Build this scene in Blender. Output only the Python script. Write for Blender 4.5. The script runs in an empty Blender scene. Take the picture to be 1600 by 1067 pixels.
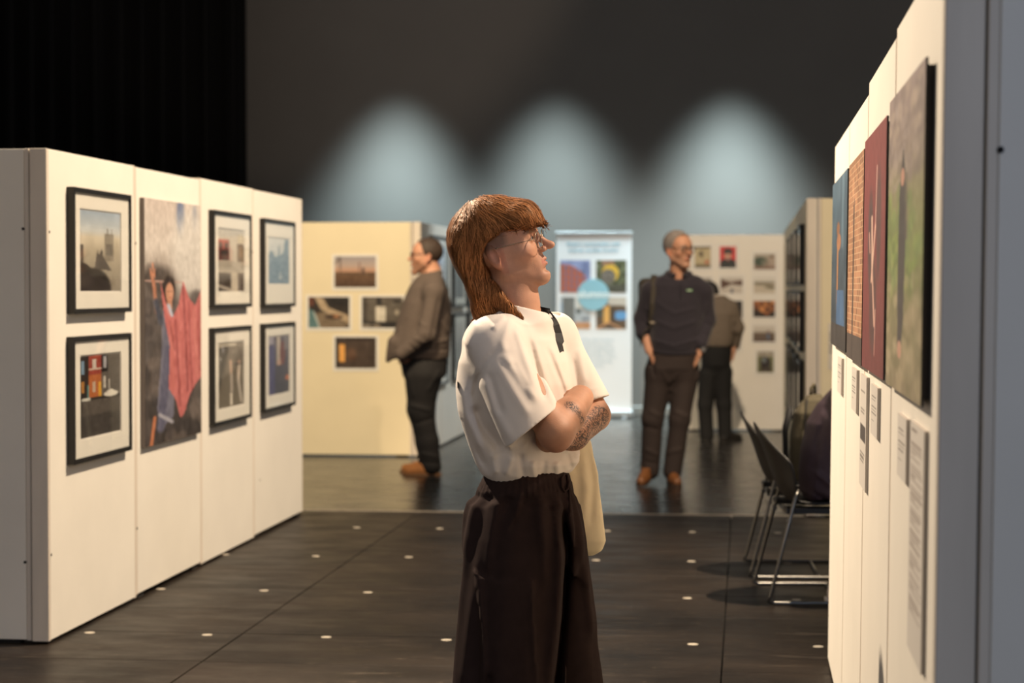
import bpy, bmesh, math, random
import numpy as np
from mathutils import Vector, Matrix

# ---------------------------------------------------------------- camera, world, lights, exposure
F, CX, CY, H = 3250.0, 800.0, 533.5, 1.40
TILT = math.atan((CY - 450) / F)
YAW = math.atan(365 * math.cos(TILT) / F)
scene = bpy.context.scene
COL = scene.collection
cam_d = bpy.data.cameras.new('camera'); cam = bpy.data.objects.new('camera', cam_d); COL.objects.link(cam)
cam.location = (0, 0, H); cam.rotation_euler = (math.pi / 2 - TILT, 0, YAW)
cam_d.sensor_width = 36; cam_d.lens = F / 1600 * 36; cam_d.clip_start = .05; cam_d.clip_end = 200
cam_d.dof.use_dof = True; cam_d.dof.focus_distance = 5.75; cam_d.dof.aperture_fstop = 3.6
scene.camera = cam
scene.view_settings.view_transform = 'Standard'; scene.view_settings.look = 'None'
scene.view_settings.gamma = 1; scene.view_settings.use_curve_mapping = False
scene.view_settings.exposure = 0.45

world = bpy.data.worlds.new('world'); scene.world = world; world.use_nodes = True
bg = world.node_tree.nodes['Background']; bg.inputs[0].default_value = (1.0, .94, .90, 1); bg.inputs[1].default_value = .145

def spot(name, loc, aim, watts, color, angle, blend=.6, radius=.12):
    d = bpy.data.lights.new(name, 'SPOT'); o = bpy.data.objects.new(name, d); COL.objects.link(o)
    d.energy = watts; d.color = color; d.spot_size = math.radians(angle); d.spot_blend = blend; d.shadow_soft_size = radius
    o.location = loc; o.rotation_euler = (Vector(aim) - Vector(loc)).to_track_quat('-Z', 'Y').to_euler()
    return o
WARM = (1.0, .80, .58)
# stage lanterns over the right row, throwing across on to the left row of panels
spot('stage_lantern_across', (1.7, 10.0, 7.0), (-2.7, 9.9, .9), 3100, WARM, 58, .5, .06)
# stage lanterns over the left row, throwing across on to the right row
spot('stage_lantern_across', (-3.5, 8.4, 5.2), (.4, 5.4, 1.1), 2300, (1.0, .81, .60), 64, .5, .06)
# lantern behind the right row that reaches the visitor over the panel tops
spot('stage_lantern_key', (3.3, 6.2, 5.4), (-.7, 5.8, 1.35), 1350, (1.0, .80, .60), 34, .5, .08)
# lantern towards the cream rear panel
spot('rear_lantern_and_fill', (-2.6, 11.6, 4.8), (-3.1, 17.0, 1.1), 1400, (1.0, .79, .52), 44, .7, .1)
# lantern towards the rear right panel and the walking man
spot('rear_lantern_and_fill', (.0, 12.0, 5.6), (-.2, 19.6, .9), 1500, (1.0, .80, .58), 38, .8, .1)
spot('aisle_lantern_and_fill', (.6, 10.5, 5.6), (-.7, 15.2, 1.2), 1250, (1.0, .76, .52), 30, .8, .1)
spot('aisle_lantern_and_fill', (1.6, 8.0, 4.9), (1.0, 12.8, 1.1), 620, (1.0, .80, .56), 30, .6, .1)  # unseen spot added to brighten the cream return panel
spot('rear_lantern_and_fill', (.3, 18.6, 5.2), (-2.67, 18.7, 1.0), 520, (.84, .96, 1.0), 38, .7, .1)  # added cool fill, stands in for wall washer bounce on the side row
# warm flood grazing the upper back wall
spot('stage_lantern_high', (-1.5, 13.0, 4.4), (-5.0, 22.9, 5.7), 330, (1.0, .78, .58), 40, .45, .1)
# cool wall washers close to the back wall
for wx, ww in ((-3.84, 1400), (-2.08, 1200), (-.18, 1650)):
    spot('wall_washer', (wx, 22.1, 4.3), (wx, 22.24, 1.0), ww, (.76, .97, 1.0), 70, 1.0, .25)
# unseen fill lights added behind and beside the camera
spot('fill_light', (3.4, -2.5, 4.2), (1.2, 3.5, 1.2), 260, (.42, .62, 1.0), 40, .8, .4)
spot('fill_light', (-2.2, -2.2, 3.4), (-.7, 5.7, 1.2), 120, (1.0, .86, .76), 24, .8, .5)
spot('fill_light', (-4.8, 1.0, 4.6), (-2.9, 8.0, 1.0), 90, (1.0, .84, .76), 50, .8, .4)

# ---------------------------------------------------------------- pixel helpers
fw = np.array([-math.sin(YAW) * math.cos(TILT), math.cos(YAW) * math.cos(TILT), -math.sin(TILT)])
rt = np.array([math.cos(YAW), math.sin(YAW), 0.]); up = np.cross(rt, fw)
fh = np.array([-math.sin(YAW), math.cos(YAW), 0.]); C0 = np.array([0, 0, H])
def ray(x, y): return fw + rt * (x - CX) / F - up * (y - CY) / F
def on_z(x, y, z=0.): d = ray(x, y); return C0 + d * (z - H) / d[2]
def on_x(x, y, X): d = ray(x, y); return C0 + d * X / d[0]
def on_y(x, y, Y): d = ray(x, y); return C0 + d * Y / d[1]

# ---------------------------------------------------------------- object helpers
def tag(o, label=None, cat=None, group=None, kind=None):
    if label: o['label'] = label
    if cat: o['category'] = cat
    if group: o['group'] = group
    if kind: o['kind'] = kind
    return o
def empty(name, loc=(0, 0, 0), rz=0., label=None, cat=None, group=None):
    o = bpy.data.objects.new(name, None); COL.objects.link(o); o.empty_display_size = .1
    o.location = loc; o.rotation_euler = (0, 0, rz); return tag(o, label, cat, group)
def link(name, me, mat, parent=None, smooth=False):
    o = bpy.data.objects.new(name, me); COL.objects.link(o)
    if mat is not None and not me.materials: me.materials.append(mat)
    if parent is not None: o.parent = parent
    if smooth: me.polygons.foreach_set('use_smooth', np.ones(len(me.polygons), bool))
    return o
class MB:
    """collects boxes, tubes and lathes into one mesh"""
    def __init__(s): s.v = []; s.f = []
    def raw(s, v, f):
        n = len(s.v); s.v += [tuple(map(float, p)) for p in v]; s.f += [tuple(i + n for i in q) for q in f]; return s
    def box(s, lo, hi, b=0.):
        (x0, y0, z0), (x1, y1, z1) = lo, hi
        b = min(b, (x1 - x0) / 3, (y1 - y0) / 3, (z1 - z0) / 3)
        if b <= 0:
            v = [(x0, y0, z0), (x1, y0, z0), (x1, y1, z0), (x0, y1, z0), (x0, y0, z1), (x1, y0, z1), (x1, y1, z1), (x0, y1, z1)]
            return s.raw(v, [(0, 3, 2, 1), (4, 5, 6, 7), (0, 1, 5, 4), (1, 2, 6, 5), (2, 3, 7, 6), (3, 0, 4, 7)])
        bm = bmesh.new(); bmesh.ops.create_cube(bm, size=1)
        for q in bm.verts: q.co = Vector(((x0 + x1) / 2 + q.co.x * (x1 - x0), (y0 + y1) / 2 + q.co.y * (y1 - y0), (z0 + z1) / 2 + q.co.z * (z1 - z0)))
        bmesh.ops.bevel(bm, geom=list(bm.edges), offset=b, segments=1, affect='EDGES')
        bm.verts.index_update()
        s.raw([q.co for q in bm.verts], [[q.index for q in f.verts] for f in bm.faces]); bm.free(); return s
    def tube(s, pts, r, n=8, closed=False):
        pts = [np.array(p, float) for p in pts]; m = len(pts)
        rr = r if hasattr(r, '__len__') else [r] * m
        rings = []; prev = None
        for i in range(m):
            a = pts[(i - 1) % m] if (i or closed) else pts[0]; b = pts[(i + 1) % m] if (i < m - 1 or closed) else pts[-1]
            t = b - a; t = t / (np.linalg.norm(t) + 1e-9)
            if prev is None:
                ref = np.array([0, 0, 1.]) if abs(t[2]) < .9 else np.array([1., 0, 0]); e1 = np.cross(t, ref)
            else: e1 = prev - t * (prev @ t)
            e1 = e1 / (np.linalg.norm(e1) + 1e-9); prev = e1; e2 = np.cross(t, e1)
            rings.append([pts[i] + rr[i] * (math.cos(2 * math.pi * k / n) * e1 + math.sin(2 * math.pi * k / n) * e2) for k in range(n)])
        v = [p for g in rings for p in g]; f = []
        for i in range(m if closed else m - 1):
            j = (i + 1) % m
            for k in range(n):
                k2 = (k + 1) % n; f.append((i * n + k, i * n + k2, j * n + k2, j * n + k))
        if not closed: f.append(tuple(range(n))[::-1]); f.append(tuple(range((m - 1) * n, m * n)))
        return s.raw(v, f)
    def prism(s, poly, axis, t0, t1):
        """poly: 2-D outline; axis: the extruded axis index"""
        n = len(poly); o = [i for i in range(3) if i != axis]; v = []
        for t in (t0, t1):
            for p in poly:
                q = [0, 0, 0]; q[o[0]] = p[0]; q[o[1]] = p[1]; q[axis] = t; v.append(q)
        f = [tuple(range(n)), tuple(range(n, 2 * n))[::-1]] + [(i, i + n, (i + 1) % n + n, (i + 1) % n) for i in range(n)]
        return s.raw(v, f)
    def mesh(s, name, recalc=True):
        me = bpy.data.meshes.new(name); me.from_pydata(s.v, [], s.f)
        if not recalc: return me
        bm = bmesh.new(); bm.from_mesh(me); bmesh.ops.recalc_face_normals(bm, faces=bm.faces); bm.to_mesh(me); bm.free(); return me
    def build(s, name, mat, parent=None, smooth=False, recalc=True): return link(name, s.mesh(name, recalc), mat, parent, smooth)

# ---------------------------------------------------------------- materials
MATS = {}
def lin(c): return tuple(((x / 255) / 12.92 if x / 255 <= .04045 else ((x / 255 + .055) / 1.055) ** 2.4) for x in c)
def mat(name, rgb, rough=.6, var=.0, scale=8., bump=.0, bscale=200., metal=0., stretch=(1, 1, 1), attr=None, sheen=0., spec=.5, sss=0., coat=0., tint=None):
    if name in MATS: return MATS[name]
    m = bpy.data.materials.new(name); m.use_nodes = True; nt = m.node_tree; b = nt.nodes['Principled BSDF']
    c = lin(rgb) if max(rgb) > 1.5 else rgb
    b.inputs['Base Color'].default_value = (*c, 1); b.inputs['Roughness'].default_value = rough; b.inputs['Metallic'].default_value = metal
    b.inputs['Specular IOR Level'].default_value = spec
    if tint: b.inputs['Specular Tint'].default_value = (*tint, 1)
    if sheen: b.inputs['Sheen Weight'].default_value = sheen
    if coat: b.inputs['Coat Weight'].default_value = coat
    if sss: b.inputs['Subsurface Weight'].default_value = sss; b.inputs['Subsurface Radius'].default_value = (.012, .005, .003); b.inputs['Subsurface Scale'].default_value = 1
    tc = nt.nodes.new('ShaderNodeTexCoord'); mp = nt.nodes.new('ShaderNodeMapping'); nt.links.new(tc.outputs['Object'], mp.inputs[0]); mp.inputs['Scale'].default_value = stretch
    src = None
    if attr:
        a = nt.nodes.new('ShaderNodeAttribute'); a.attribute_name = attr; src = a.outputs['Color']
    if var:
        n = nt.nodes.new('ShaderNodeTexNoise'); n.inputs['Scale'].default_value = scale; n.inputs['Detail'].default_value = 5; nt.links.new(mp.outputs[0], n.inputs['Vector'])
        hsv = nt.nodes.new('ShaderNodeHueSaturation'); mr = nt.nodes.new('ShaderNodeMapRange'); mr.inputs[1].default_value = .3; mr.inputs[2].default_value = .7
        mr.inputs[3].default_value = 1 - var; mr.inputs[4].default_value = 1 + var; nt.links.new(n.outputs[0], mr.inputs[0]); nt.links.new(mr.outputs[0], hsv.inputs['Value'])
        if src: nt.links.new(src, hsv.inputs['Color'])
        else: hsv.inputs['Color'].default_value = (*c, 1)
        src = hsv.outputs[0]
    if src: nt.links.new(src, b.inputs['Base Color'])
    if bump:
        n2 = nt.nodes.new('ShaderNodeTexNoise'); n2.inputs['Scale'].default_value = bscale; n2.inputs['Detail'].default_value = 3; nt.links.new(mp.outputs[0], n2.inputs['Vector'])
        bp = nt.nodes.new('ShaderNodeBump'); bp.inputs['Strength'].default_value = bump; bp.inputs['Distance'].default_value = .002
        nt.links.new(n2.outputs[0], bp.inputs['Height']); nt.links.new(bp.outputs[0], b.inputs['Normal'])
    MATS[name] = m; return m
def glass_mat():
    if 'pane' in MATS: return MATS['pane']
    m = bpy.data.materials.new('clear_pane'); m.use_nodes = True; nt = m.node_tree
    for n in list(nt.nodes):
        if n.type != 'OUTPUT_MATERIAL': nt.nodes.remove(n)
    out = [n for n in nt.nodes if n.type == 'OUTPUT_MATERIAL'][0]
    t = nt.nodes.new('ShaderNodeBsdfTransparent'); g = nt.nodes.new('ShaderNodeBsdfGlossy'); g.inputs['Roughness'].default_value = .015
    geo = nt.nodes.new('ShaderNodeNewGeometry'); mx = nt.nodes.new('ShaderNodeMixShader')
    dt = nt.nodes.new('ShaderNodeVectorMath'); dt.operation = 'DOT_PRODUCT'; nt.links.new(geo.outputs['Incoming'], dt.inputs[0]); nt.links.new(geo.outputs['Normal'], dt.inputs[1])
    prev = dt.outputs['Value']
    for op, val, first in (('ABSOLUTE', 0, 1), ('SUBTRACT', 1, 0), ('POWER', 5, 1), ('MULTIPLY', .92, 1), ('ADD', .08, 1)):   # Schlick reflectance of a two-sided pane
        n = nt.nodes.new('ShaderNodeMath'); n.operation = op; nt.links.new(prev, n.inputs[0 if first else 1]); n.inputs[1 if first else 0].default_value = val; n.use_clamp = True; prev = n.outputs[0]
    nt.links.new(prev, mx.inputs[0]); nt.links.new(t.outputs[0], mx.inputs[1]); nt.links.new(g.outputs[0], mx.inputs[2]); nt.links.new(mx.outputs[0], out.inputs[0])
    MATS['pane'] = m; return m
M_WHITE = mat('panel_white_paint', (232, 226, 214), .55, .03, 3, .15, 90)
M_CREAM = mat('panel_cream_paint', (228, 214, 180), .55, .03, 3, .15, 90)
M_EDGE = mat('panel_edge_paint', (218, 206, 190), .5, .07, 12, .2, 60, stretch=(1, 1, .15))
M_DARKHOLE = mat('dark_hole', (22, 18, 16), .9)
M_FRAME = mat('black_frame_lacquer', (20, 18, 17), .38)
M_MAT = mat('mount_board', (232, 228, 216), .8, .01, 20)
M_PAPER = mat('photo_paper_white', (226, 222, 214), .5)
M_CHROME = mat('chrome', (112, 110, 106), .3, metal=1.)
M_PRINT = mat('printed_photo', (128, 128, 128), .42, attr='Col')
M_PRINTM = mat('printed_board', (128, 128, 128), .55, attr='Col')
# ---------------------------------------------------------------- flat print painter (colours of the printed pictures)
class Pic:
    def __init__(s, w, h, c=(128, 128, 128), seed=1):
        s.w, s.h = w, h; s.a = np.zeros((h, w, 3)) + np.array(c, float); s.rng = np.random.default_rng(seed)
        s.X, s.Y = np.meshgrid((np.arange(w) + .5) / w, (np.arange(h) + .5) / h)
    def mix(s, m, c, al=1.): m = np.clip(m, 0, 1)[..., None] * al; s.a = s.a * (1 - m) + np.array(c, float) * m; return s
    def grad(s, stops):
        ys = [t[0] for t in stops]
        for k in range(3): s.a[..., k] = np.interp(s.Y, ys, [t[1][k] for t in stops])
        return s
    def ell(s, cx, cy, rx, ry, c, al=1., soft=.12): d = np.sqrt(((s.X - cx) / rx) ** 2 + ((s.Y - cy) / ry) ** 2); return s.mix((1 - d) / soft + .5, c, al)
    def rect(s, x0, y0, x1, y1, c, al=1.): return s.mix(((s.X >= x0) & (s.X <= x1) & (s.Y >= y0) & (s.Y <= y1)).astype(float), c, al)
    def poly(s, pts, c, al=1.):
        ins = np.zeros(s.X.shape, bool); n = len(pts)
        for i in range(n):
            (x0, y0), (x1, y1) = pts[i], pts[(i + 1) % n]
            if y0 == y1: continue
            cr = ((y0 > s.Y) != (y1 > s.Y)) & (s.X < (x1 - x0) * (s.Y - y0) / (y1 - y0) + x0); ins ^= cr
        return s.mix(ins.astype(float), c, al)
    def line(s, x0, y0, x1, y1, w, c, al=1.):
        asp = s.h / s.w; dx, dy = x1 - x0, (y1 - y0) * asp; L2 = dx * dx + dy * dy + 1e-9
        t = np.clip(((s.X - x0) * dx + (s.Y - y0) * asp * dy) / L2, 0, 1)
        d = np.hypot(s.X - x0 - t * dx, (s.Y - y0) * asp - t * dy); return s.mix((w - d) / w * 2, c, al)
    def noise(s, amp, n=8, x0=0, y0=0, x1=1, y1=1):
        g = s.rng.normal(size=(n + 2, n + 2)); xi = s.X * n; yi = s.Y * n; i = yi.astype(int); j = xi.astype(int); fx = xi - j; fy = yi - i
        fx = fx * fx * (3 - 2 * fx); fy = fy * fy * (3 - 2 * fy)
        v = (g[i, j] * (1 - fx) + g[i, j + 1] * fx) * (1 - fy) + (g[i + 1, j] * (1 - fx) + g[i + 1, j + 1] * fx) * fy
        m = ((s.X >= x0) & (s.X <= x1) & (s.Y >= y0) & (s.Y <= y1)); s.a += (v * amp * m)[..., None]; return s
    def blobs(s, n, x0, y0, x1, y1, r, cols, al=.7):
        for _ in range(n):
            s.ell(s.rng.uniform(x0, x1), s.rng.uniform(y0, y1), r * s.rng.uniform(.5, 1.4), r * s.rng.uniform(.5, 1.4) * s.w / s.h, cols[s.rng.integers(len(cols))], al, .5)
        return s
    def textlines(s, y0, y1, n, x0=.12, x1=.85, c=(110, 104, 100), th=.45):
        dy = (y1 - y0) / n
        for i in range(n):
            e = x1 - s.rng.uniform(0, .25) * (x1 - x0) if i % 4 != 3 else x0 + .4 * (x1 - x0)
            s.rect(x0, y0 + i * dy, e, y0 + i * dy + dy * th, c, .85)
        return s
def pic_mesh(name, pic, w, h, y, z0, x0=None):
    """the picture as a grid of coloured points in the XZ plane, facing -Y; local x from -w/2, z from z0"""
    nx, ny = pic.w, pic.h; x0 = -w / 2 if x0 is None else x0
    X, Z = np.meshgrid(np.linspace(x0, x0 + w, nx), np.linspace(z0 + h, z0, ny))
    v = np.stack([X.ravel(), np.full(X.size, y), Z.ravel()], 1)
    i, j = np.meshgrid(np.arange(nx - 1), np.arange(ny - 1)); a = (j * nx + i).ravel()
    f = np.stack([a, a + nx, a + nx + 1, a + 1], 1)
    me = np_mesh(name, v, f); c = np.clip(pic.a.reshape(-1, 3), 0, 255) / 255
    set_col(me, np.where(c <= .04045, c / 12.92, ((c + .055) / 1.055) ** 2.4)); return me
def np_mesh(name, v, f):
    me = bpy.data.meshes.new(name); n, k = f.shape
    me.vertices.add(len(v)); me.vertices.foreach_set('co', np.asarray(v, np.float32).ravel())
    me.loops.add(n * k); me.loops.foreach_set('vertex_index', f.astype(np.int32).ravel())
    me.polygons.add(n); me.polygons.foreach_set('loop_start', np.arange(0, n * k, k, dtype=np.int32)); me.update(calc_edges=True); return me
def set_col(me, rgb, name='Col'):
    at = me.color_attributes.new(name, 'FLOAT_COLOR', 'POINT'); c = np.ones((len(rgb), 4), np.float32); c[:, :3] = rgb
    at.data.foreach_set('color', c.ravel())

# the pictures
def pic_mist():
    p = Pic(52, 92, seed=3).grad([(0, (168, 184, 200)), (.25, (200, 205, 205)), (.33, (212, 202, 180)), (.55, (176, 166, 146)), (1, (140, 132, 118))])
    p.rect(.60, .27, .82, .62, (128, 120, 108), .75).rect(.66, .21, .69, .3, (120, 112, 100), .7).rect(.76, .21, .79, .3, (120, 112, 100), .7).rect(.64, .40, .78, .54, (80, 74, 70), .5)
    p.rect(.0, .42, .10, 1, (70, 62, 56), .8).poly([(.35, .72), (.4, .55), (.43, .48), (.46, .55), (.54, .46), (.57, .56), (.7, .68), (.78, .74)], (78, 70, 66), .9)
    p.ell(.30, .95, .45, .24, (44, 36, 32)).ell(.05, .8, .25, .15, (52, 44, 38)).noise(5, 10); return p
def pic_house():
    p = Pic(56, 116, (38, 33, 31), 4).rect(0, 0, .22, .5, (30, 24, 22)).rect(.22, .0, .52, .52, (150, 62, 48)).rect(.52, 0, 1, .52, (92, 86, 80)).rect(.52, 0, .68, .22, (30, 24, 22))
    p.rect(.22, .16, .52, .18, (205, 190, 170)).rect(.22, .24, .52, .52, (176, 100, 52)).rect(.30, .05, .40, .17, (200, 190, 180)).rect(.31, .33, .38, .46, (190, 170, 150)).rect(.44, .34, .52, .52, (214, 160, 50))
    p.rect(.57, .03, .65, .17, (170, 170, 175)).rect(.03, .06, .1, .22, (120, 150, 175)).rect(.03, .31, .1, .45, (170, 120, 60)).rect(.17, .36, .22, .53, (80, 140, 140)).rect(.57, .28, .63, .42, (200, 195, 185)).rect(.70, .32, .74, .44, (180, 175, 165))
    p.ell(.76, .505, .18, .035, (226, 222, 208)).ell(.75, .475, .09, .025, (226, 222, 208)).rect(0, .52, .25, .55, (200, 200, 190)).rect(0, .55, 1, 1, (84, 78, 72)).rect(0, .73, 1, 1, (56, 52, 50), .7).rect(0, .5, .06, 1, (36, 32, 30), .7)
    p.noise(6, 30); return p
def pic_dancer():
    p = Pic(80, 230, (92, 84, 80), 7).grad([(0, (190, 178, 170)), (.2, (196, 188, 180)), (.3, (150, 140, 132)), (.4, (96, 88, 84)), (.6, (74, 68, 66)), (1, (52, 46, 44))])
    p.ell(.62, .06, .07, .08, (70, 90, 132), .8, .6).ell(.88, .06, .05, .05, (90, 104, 136), .7, .7).ell(.22, .33, .30, .06, (70, 62, 58), .9, .6).ell(.85, .22, .40, .20, (200, 196, 190), .85, .5)
    p.ell(.4, .36, .12, .05, (86, 74, 62), .8, .6).blobs(50, 0, .42, 1, 1, .12, [(60, 54, 54), (88, 80, 76), (46, 42, 44), (104, 94, 88)], .55)
    p.line(0, .333, .62, .338, .012, (170, 140, 130))
    p.poly([(.30, .44), (.46, .44), (.52, .62), (.48, .90), (.30, .93), (.20, .86), (.28, .62)], (104, 104, 120)).line(.40, .62, .26, .93, .09, (84, 84, 104)).line(.24, .88, .46, .92, .03, (150, 150, 160))
    p.line(.11, .30, .17, .37, .03, (176, 122, 96)).line(.10, .285, .12, .31, .014, (190, 132, 104)).line(.135, .262, .15, .31, .014, (196, 138, 110)).line(.17, .285, .165, .32, .013, (186, 128, 100)).line(.15, .34, .20, .46, .035, (168, 116, 92)).line(.19, .42, .27, .50, .06, (66, 68, 80))
    p.ell(.41, .365, .11, .052, (44, 34, 32), 1, .25).ell(.34, .41, .05, .05, (46, 36, 34), .9, .4).ell(.42, .382, .068, .042, (190, 140, 114), 1, .25).ell(.40, .376, .012, .004, (60, 40, 36)).ell(.45, .376, .012, .004, (60, 40, 36)).ell(.43, .402, .022, .004, (150, 70, 64)).rect(.38, .415, .46, .45, (176, 128, 104)).line(.40, .44, .46, .50, .05, (178, 184, 202))
    p.poly([(.26, .33), (.40, .47), (.47, .485), (.58, .43), (.66, .33), (.76, .40), (.88, .44), (1.0, .37), (1.0, .75), (.88, .78), (.78, .82), (.66, .90), (.6, .91), (.52, .83), (.40, .78), (.42, .60), (.34, .50)], (182, 104, 102))
    for x0, y0, x1, y1, w, c in [(.66, .36, .74, .80, .025, (126, 62, 64)), (.52, .5, .60, .86, .025, (134, 66, 66)), (.86, .46, .92, .74, .04, (190, 118, 112)), (.3, .4, .42, .48, .03, (196, 122, 118)), (.46, .52, .48, .78, .03, (184, 108, 100)), (.58, .46, .66, .84, .02, (182, 106, 102)), (.76, .42, .82, .80, .02, (138, 70, 70)), (.95, .42, .97, .72, .02, (142, 74, 74)), (.68, .5, .70, .88, .015, (186, 110, 106)), (.42, .5, .5, .62, .015, (132, 68, 68))]: p.line(x0, y0, x1, y1, w, c, .7)
    p.line(.16, .89, .1, 1.0, .035, (176, 110, 76)).noise(7, 60).noise(5, 25); return p
def pic_four():
    p = Pic(44, 96, (196, 186, 168), 9).grad([(0, (206, 200, 188)), (1, (190, 178, 158))])
    p.rect(0, .17, .44, .5, (70, 56, 46)).rect(0, .17, .42, .32, (196, 92, 78), .9).ell(.12, .28, .07, .07, (52, 40, 34)).ell(.32, .28, .07, .07, (52, 40, 34)).poly([(0, .36), (.2, .34), (.44, .36), (.44, .5), (0, .5)], (44, 38, 34))
    p.rect(.74, .06, 1, .24, (206, 196, 172)).rect(.72, .22, 1, .52, (104, 84, 66)).rect(.8, .26, .94, .45, (150, 120, 90), .8).rect(0, .70, .5, 1, (52, 44, 38)).line(0, .9, .5, .98, .05, (190, 180, 165), .9).line(.1, .74, .45, .72, .03, (110, 96, 84), .8).rect(.74, .70, 1, 1, (70, 50, 38))
    p.rect(0, .51, 1, .69, (172, 164, 150), .8).noise(6, 18); return p
def pic_bluecity():
    p = Pic(40, 90, (150, 168, 180), 11).grad([(0, (222, 224, 220)), (.35, (206, 212, 212)), (.6, (150, 168, 180)), (1, (122, 146, 166))])
    p.poly([(0, .4), (.12, .28), (.22, .3), (.3, .42), (.46, .40), (.48, .16), (.53, .16), (.56, .38), (.72, .3), (.78, .02), (.98, .0), (1, 1), (0, 1)], (116, 140, 158), .85)
    p.rect(.52, .74, .6, .9, (220, 222, 220), .9).rect(.66, .82, .7, .9, (210, 212, 214), .8).blobs(40, 0, .4, 1, 1, .07, [(132, 154, 172), (100, 124, 146), (150, 166, 178)], .5).noise(5, 16); return p
def pic_dancers():
    p = Pic(46, 112, (92, 84, 74), 13).grad([(0, (120, 112, 102)), (.35, (108, 100, 90)), (.4, (98, 90, 78)), (1, (104, 96, 82))])
    p.poly([(0, .05), (.42, .06), (.35, .25), (.2, .48), (.05, .72), (0, .75)], (24, 20, 20)).rect(.0, 0, .7, .06, (205, 198, 182), .8).ell(.1, .24, .04, .03, (190, 190, 190), .8).ell(.2, .1, .05, .05, (150, 150, 160), .8)
    p.line(.48, .32, .50, .5, .05, (212, 180, 158)).line(.50, .5, .52, .75, .06, (186, 176, 166)).line(.5, .80, .5, .96, .06, (226, 218, 204)).ell(.48, .3, .05, .025, (214, 176, 150)).line(.82, .34, .78, .6, .06, (222, 206, 190)).line(.78, .6, .9, .95, .05, (196, 188, 178)).ell(.82, .33, .06, .03, (206, 170, 150)).rect(.58, .33, 1, .37, (50, 44, 42), .7).noise(7, 30); return p
def pic_purple():
    p = Pic(42, 98, (70, 60, 72), 15).grad([(0, (110, 100, 110)), (.4, (82, 74, 84)), (1, (68, 60, 66))])
    p.rect(0, .15, .3, 1, (84, 80, 128), .8).rect(0, 0, .25, .13, (180, 176, 190), .8).rect(.4, 0, .56, .5, (200, 188, 172), .9).ell(.68, .3, .13, .22, (120, 70, 62)).ell(.52, .46, .1, .05, (190, 150, 130), .8).ell(.9, .74, .1, .045, (196, 112, 66)).rect(.75, .02, .95, .25, (150, 146, 146), .6).noise(7, 24); return p
def pic_field():
    p = Pic(50, 38, seed=20).grad([(0, (150, 146, 150)), (.3, (178, 158, 148)), (.5, (190, 142, 112)), (.52, (84, 66, 54)), (.6, (104, 76, 52)), (1, (72, 50, 34))])
    p.line(.14, .02, .15, .5, .018, (70, 58, 52)).line(.14, .04, 0, .26, .018, (80, 66, 60)).line(.60, .2, .6, .5, .015, (120, 90, 80)).rect(.66, .38, .71, .53, (60, 50, 50)).noise(7, 20, 0, .52, 1, 1); return p
def pic_bed():
    p = Pic(50, 38, (48, 40, 34), 21)
    p.ell(.55, .75, .5, .3, (120, 104, 84)).poly([(.15, 0), (.35, .05), (.5, .35), (.95, .6), (.98, .85), (.6, .6), (.3, .4)], (186, 164, 134), .9).ell(.62, .64, .22, .08, (62, 48, 38)).ell(.68, .62, .08, .05, (170, 120, 84)).poly([(0, .4), (.12, .42), (.28, 1), (0, 1)], (84, 116, 118)).line(.14, .5, .28, 1, .03, (190, 200, 196), .8).rect(0, 0, .14, .3, (110, 62, 44), .8).rect(.5, 0, 1, .3, (28, 23, 20), .8).noise(6, 10); return p
def pic_room():
    p = Pic(50, 38, (92, 84, 74), 22).rect(.36, 0, .48, .25, (30, 27, 25)).rect(.34, .32, .58, .78, (208, 200, 184)).rect(0, .8, 1, 1, (34, 30, 28)).rect(0, 0, .12, .8, (58, 52, 46), .8).ell(.1, .92, .14, .06, (120, 110, 98)).ell(.36, .92, .1, .05, (130, 118, 104)).ell(.85, .15, .1, .05, (44, 38, 36)).ell(.85, .5, .05, .1, (150, 140, 124)).noise(6, 8); return p
def pic_doorglow():
    p = Pic(50, 38, (70, 56, 46), 23).rect(.10, .25, .24, .78, (226, 164, 86)).rect(0, 0, .08, 1, (34, 27, 23)).ell(.4, .55, .12, .2, (112, 80, 58), .7, .8)
    for i in range(8): p.rect(.5 + i * .06, 0, .52 + i * .06, 1, (92 - 5 * i, 74 - 4 * i, 62 - 3 * i), .6)
    return p.rect(0, 0, 1, .12, (48, 38, 32), .6).noise(5, 9)
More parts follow.
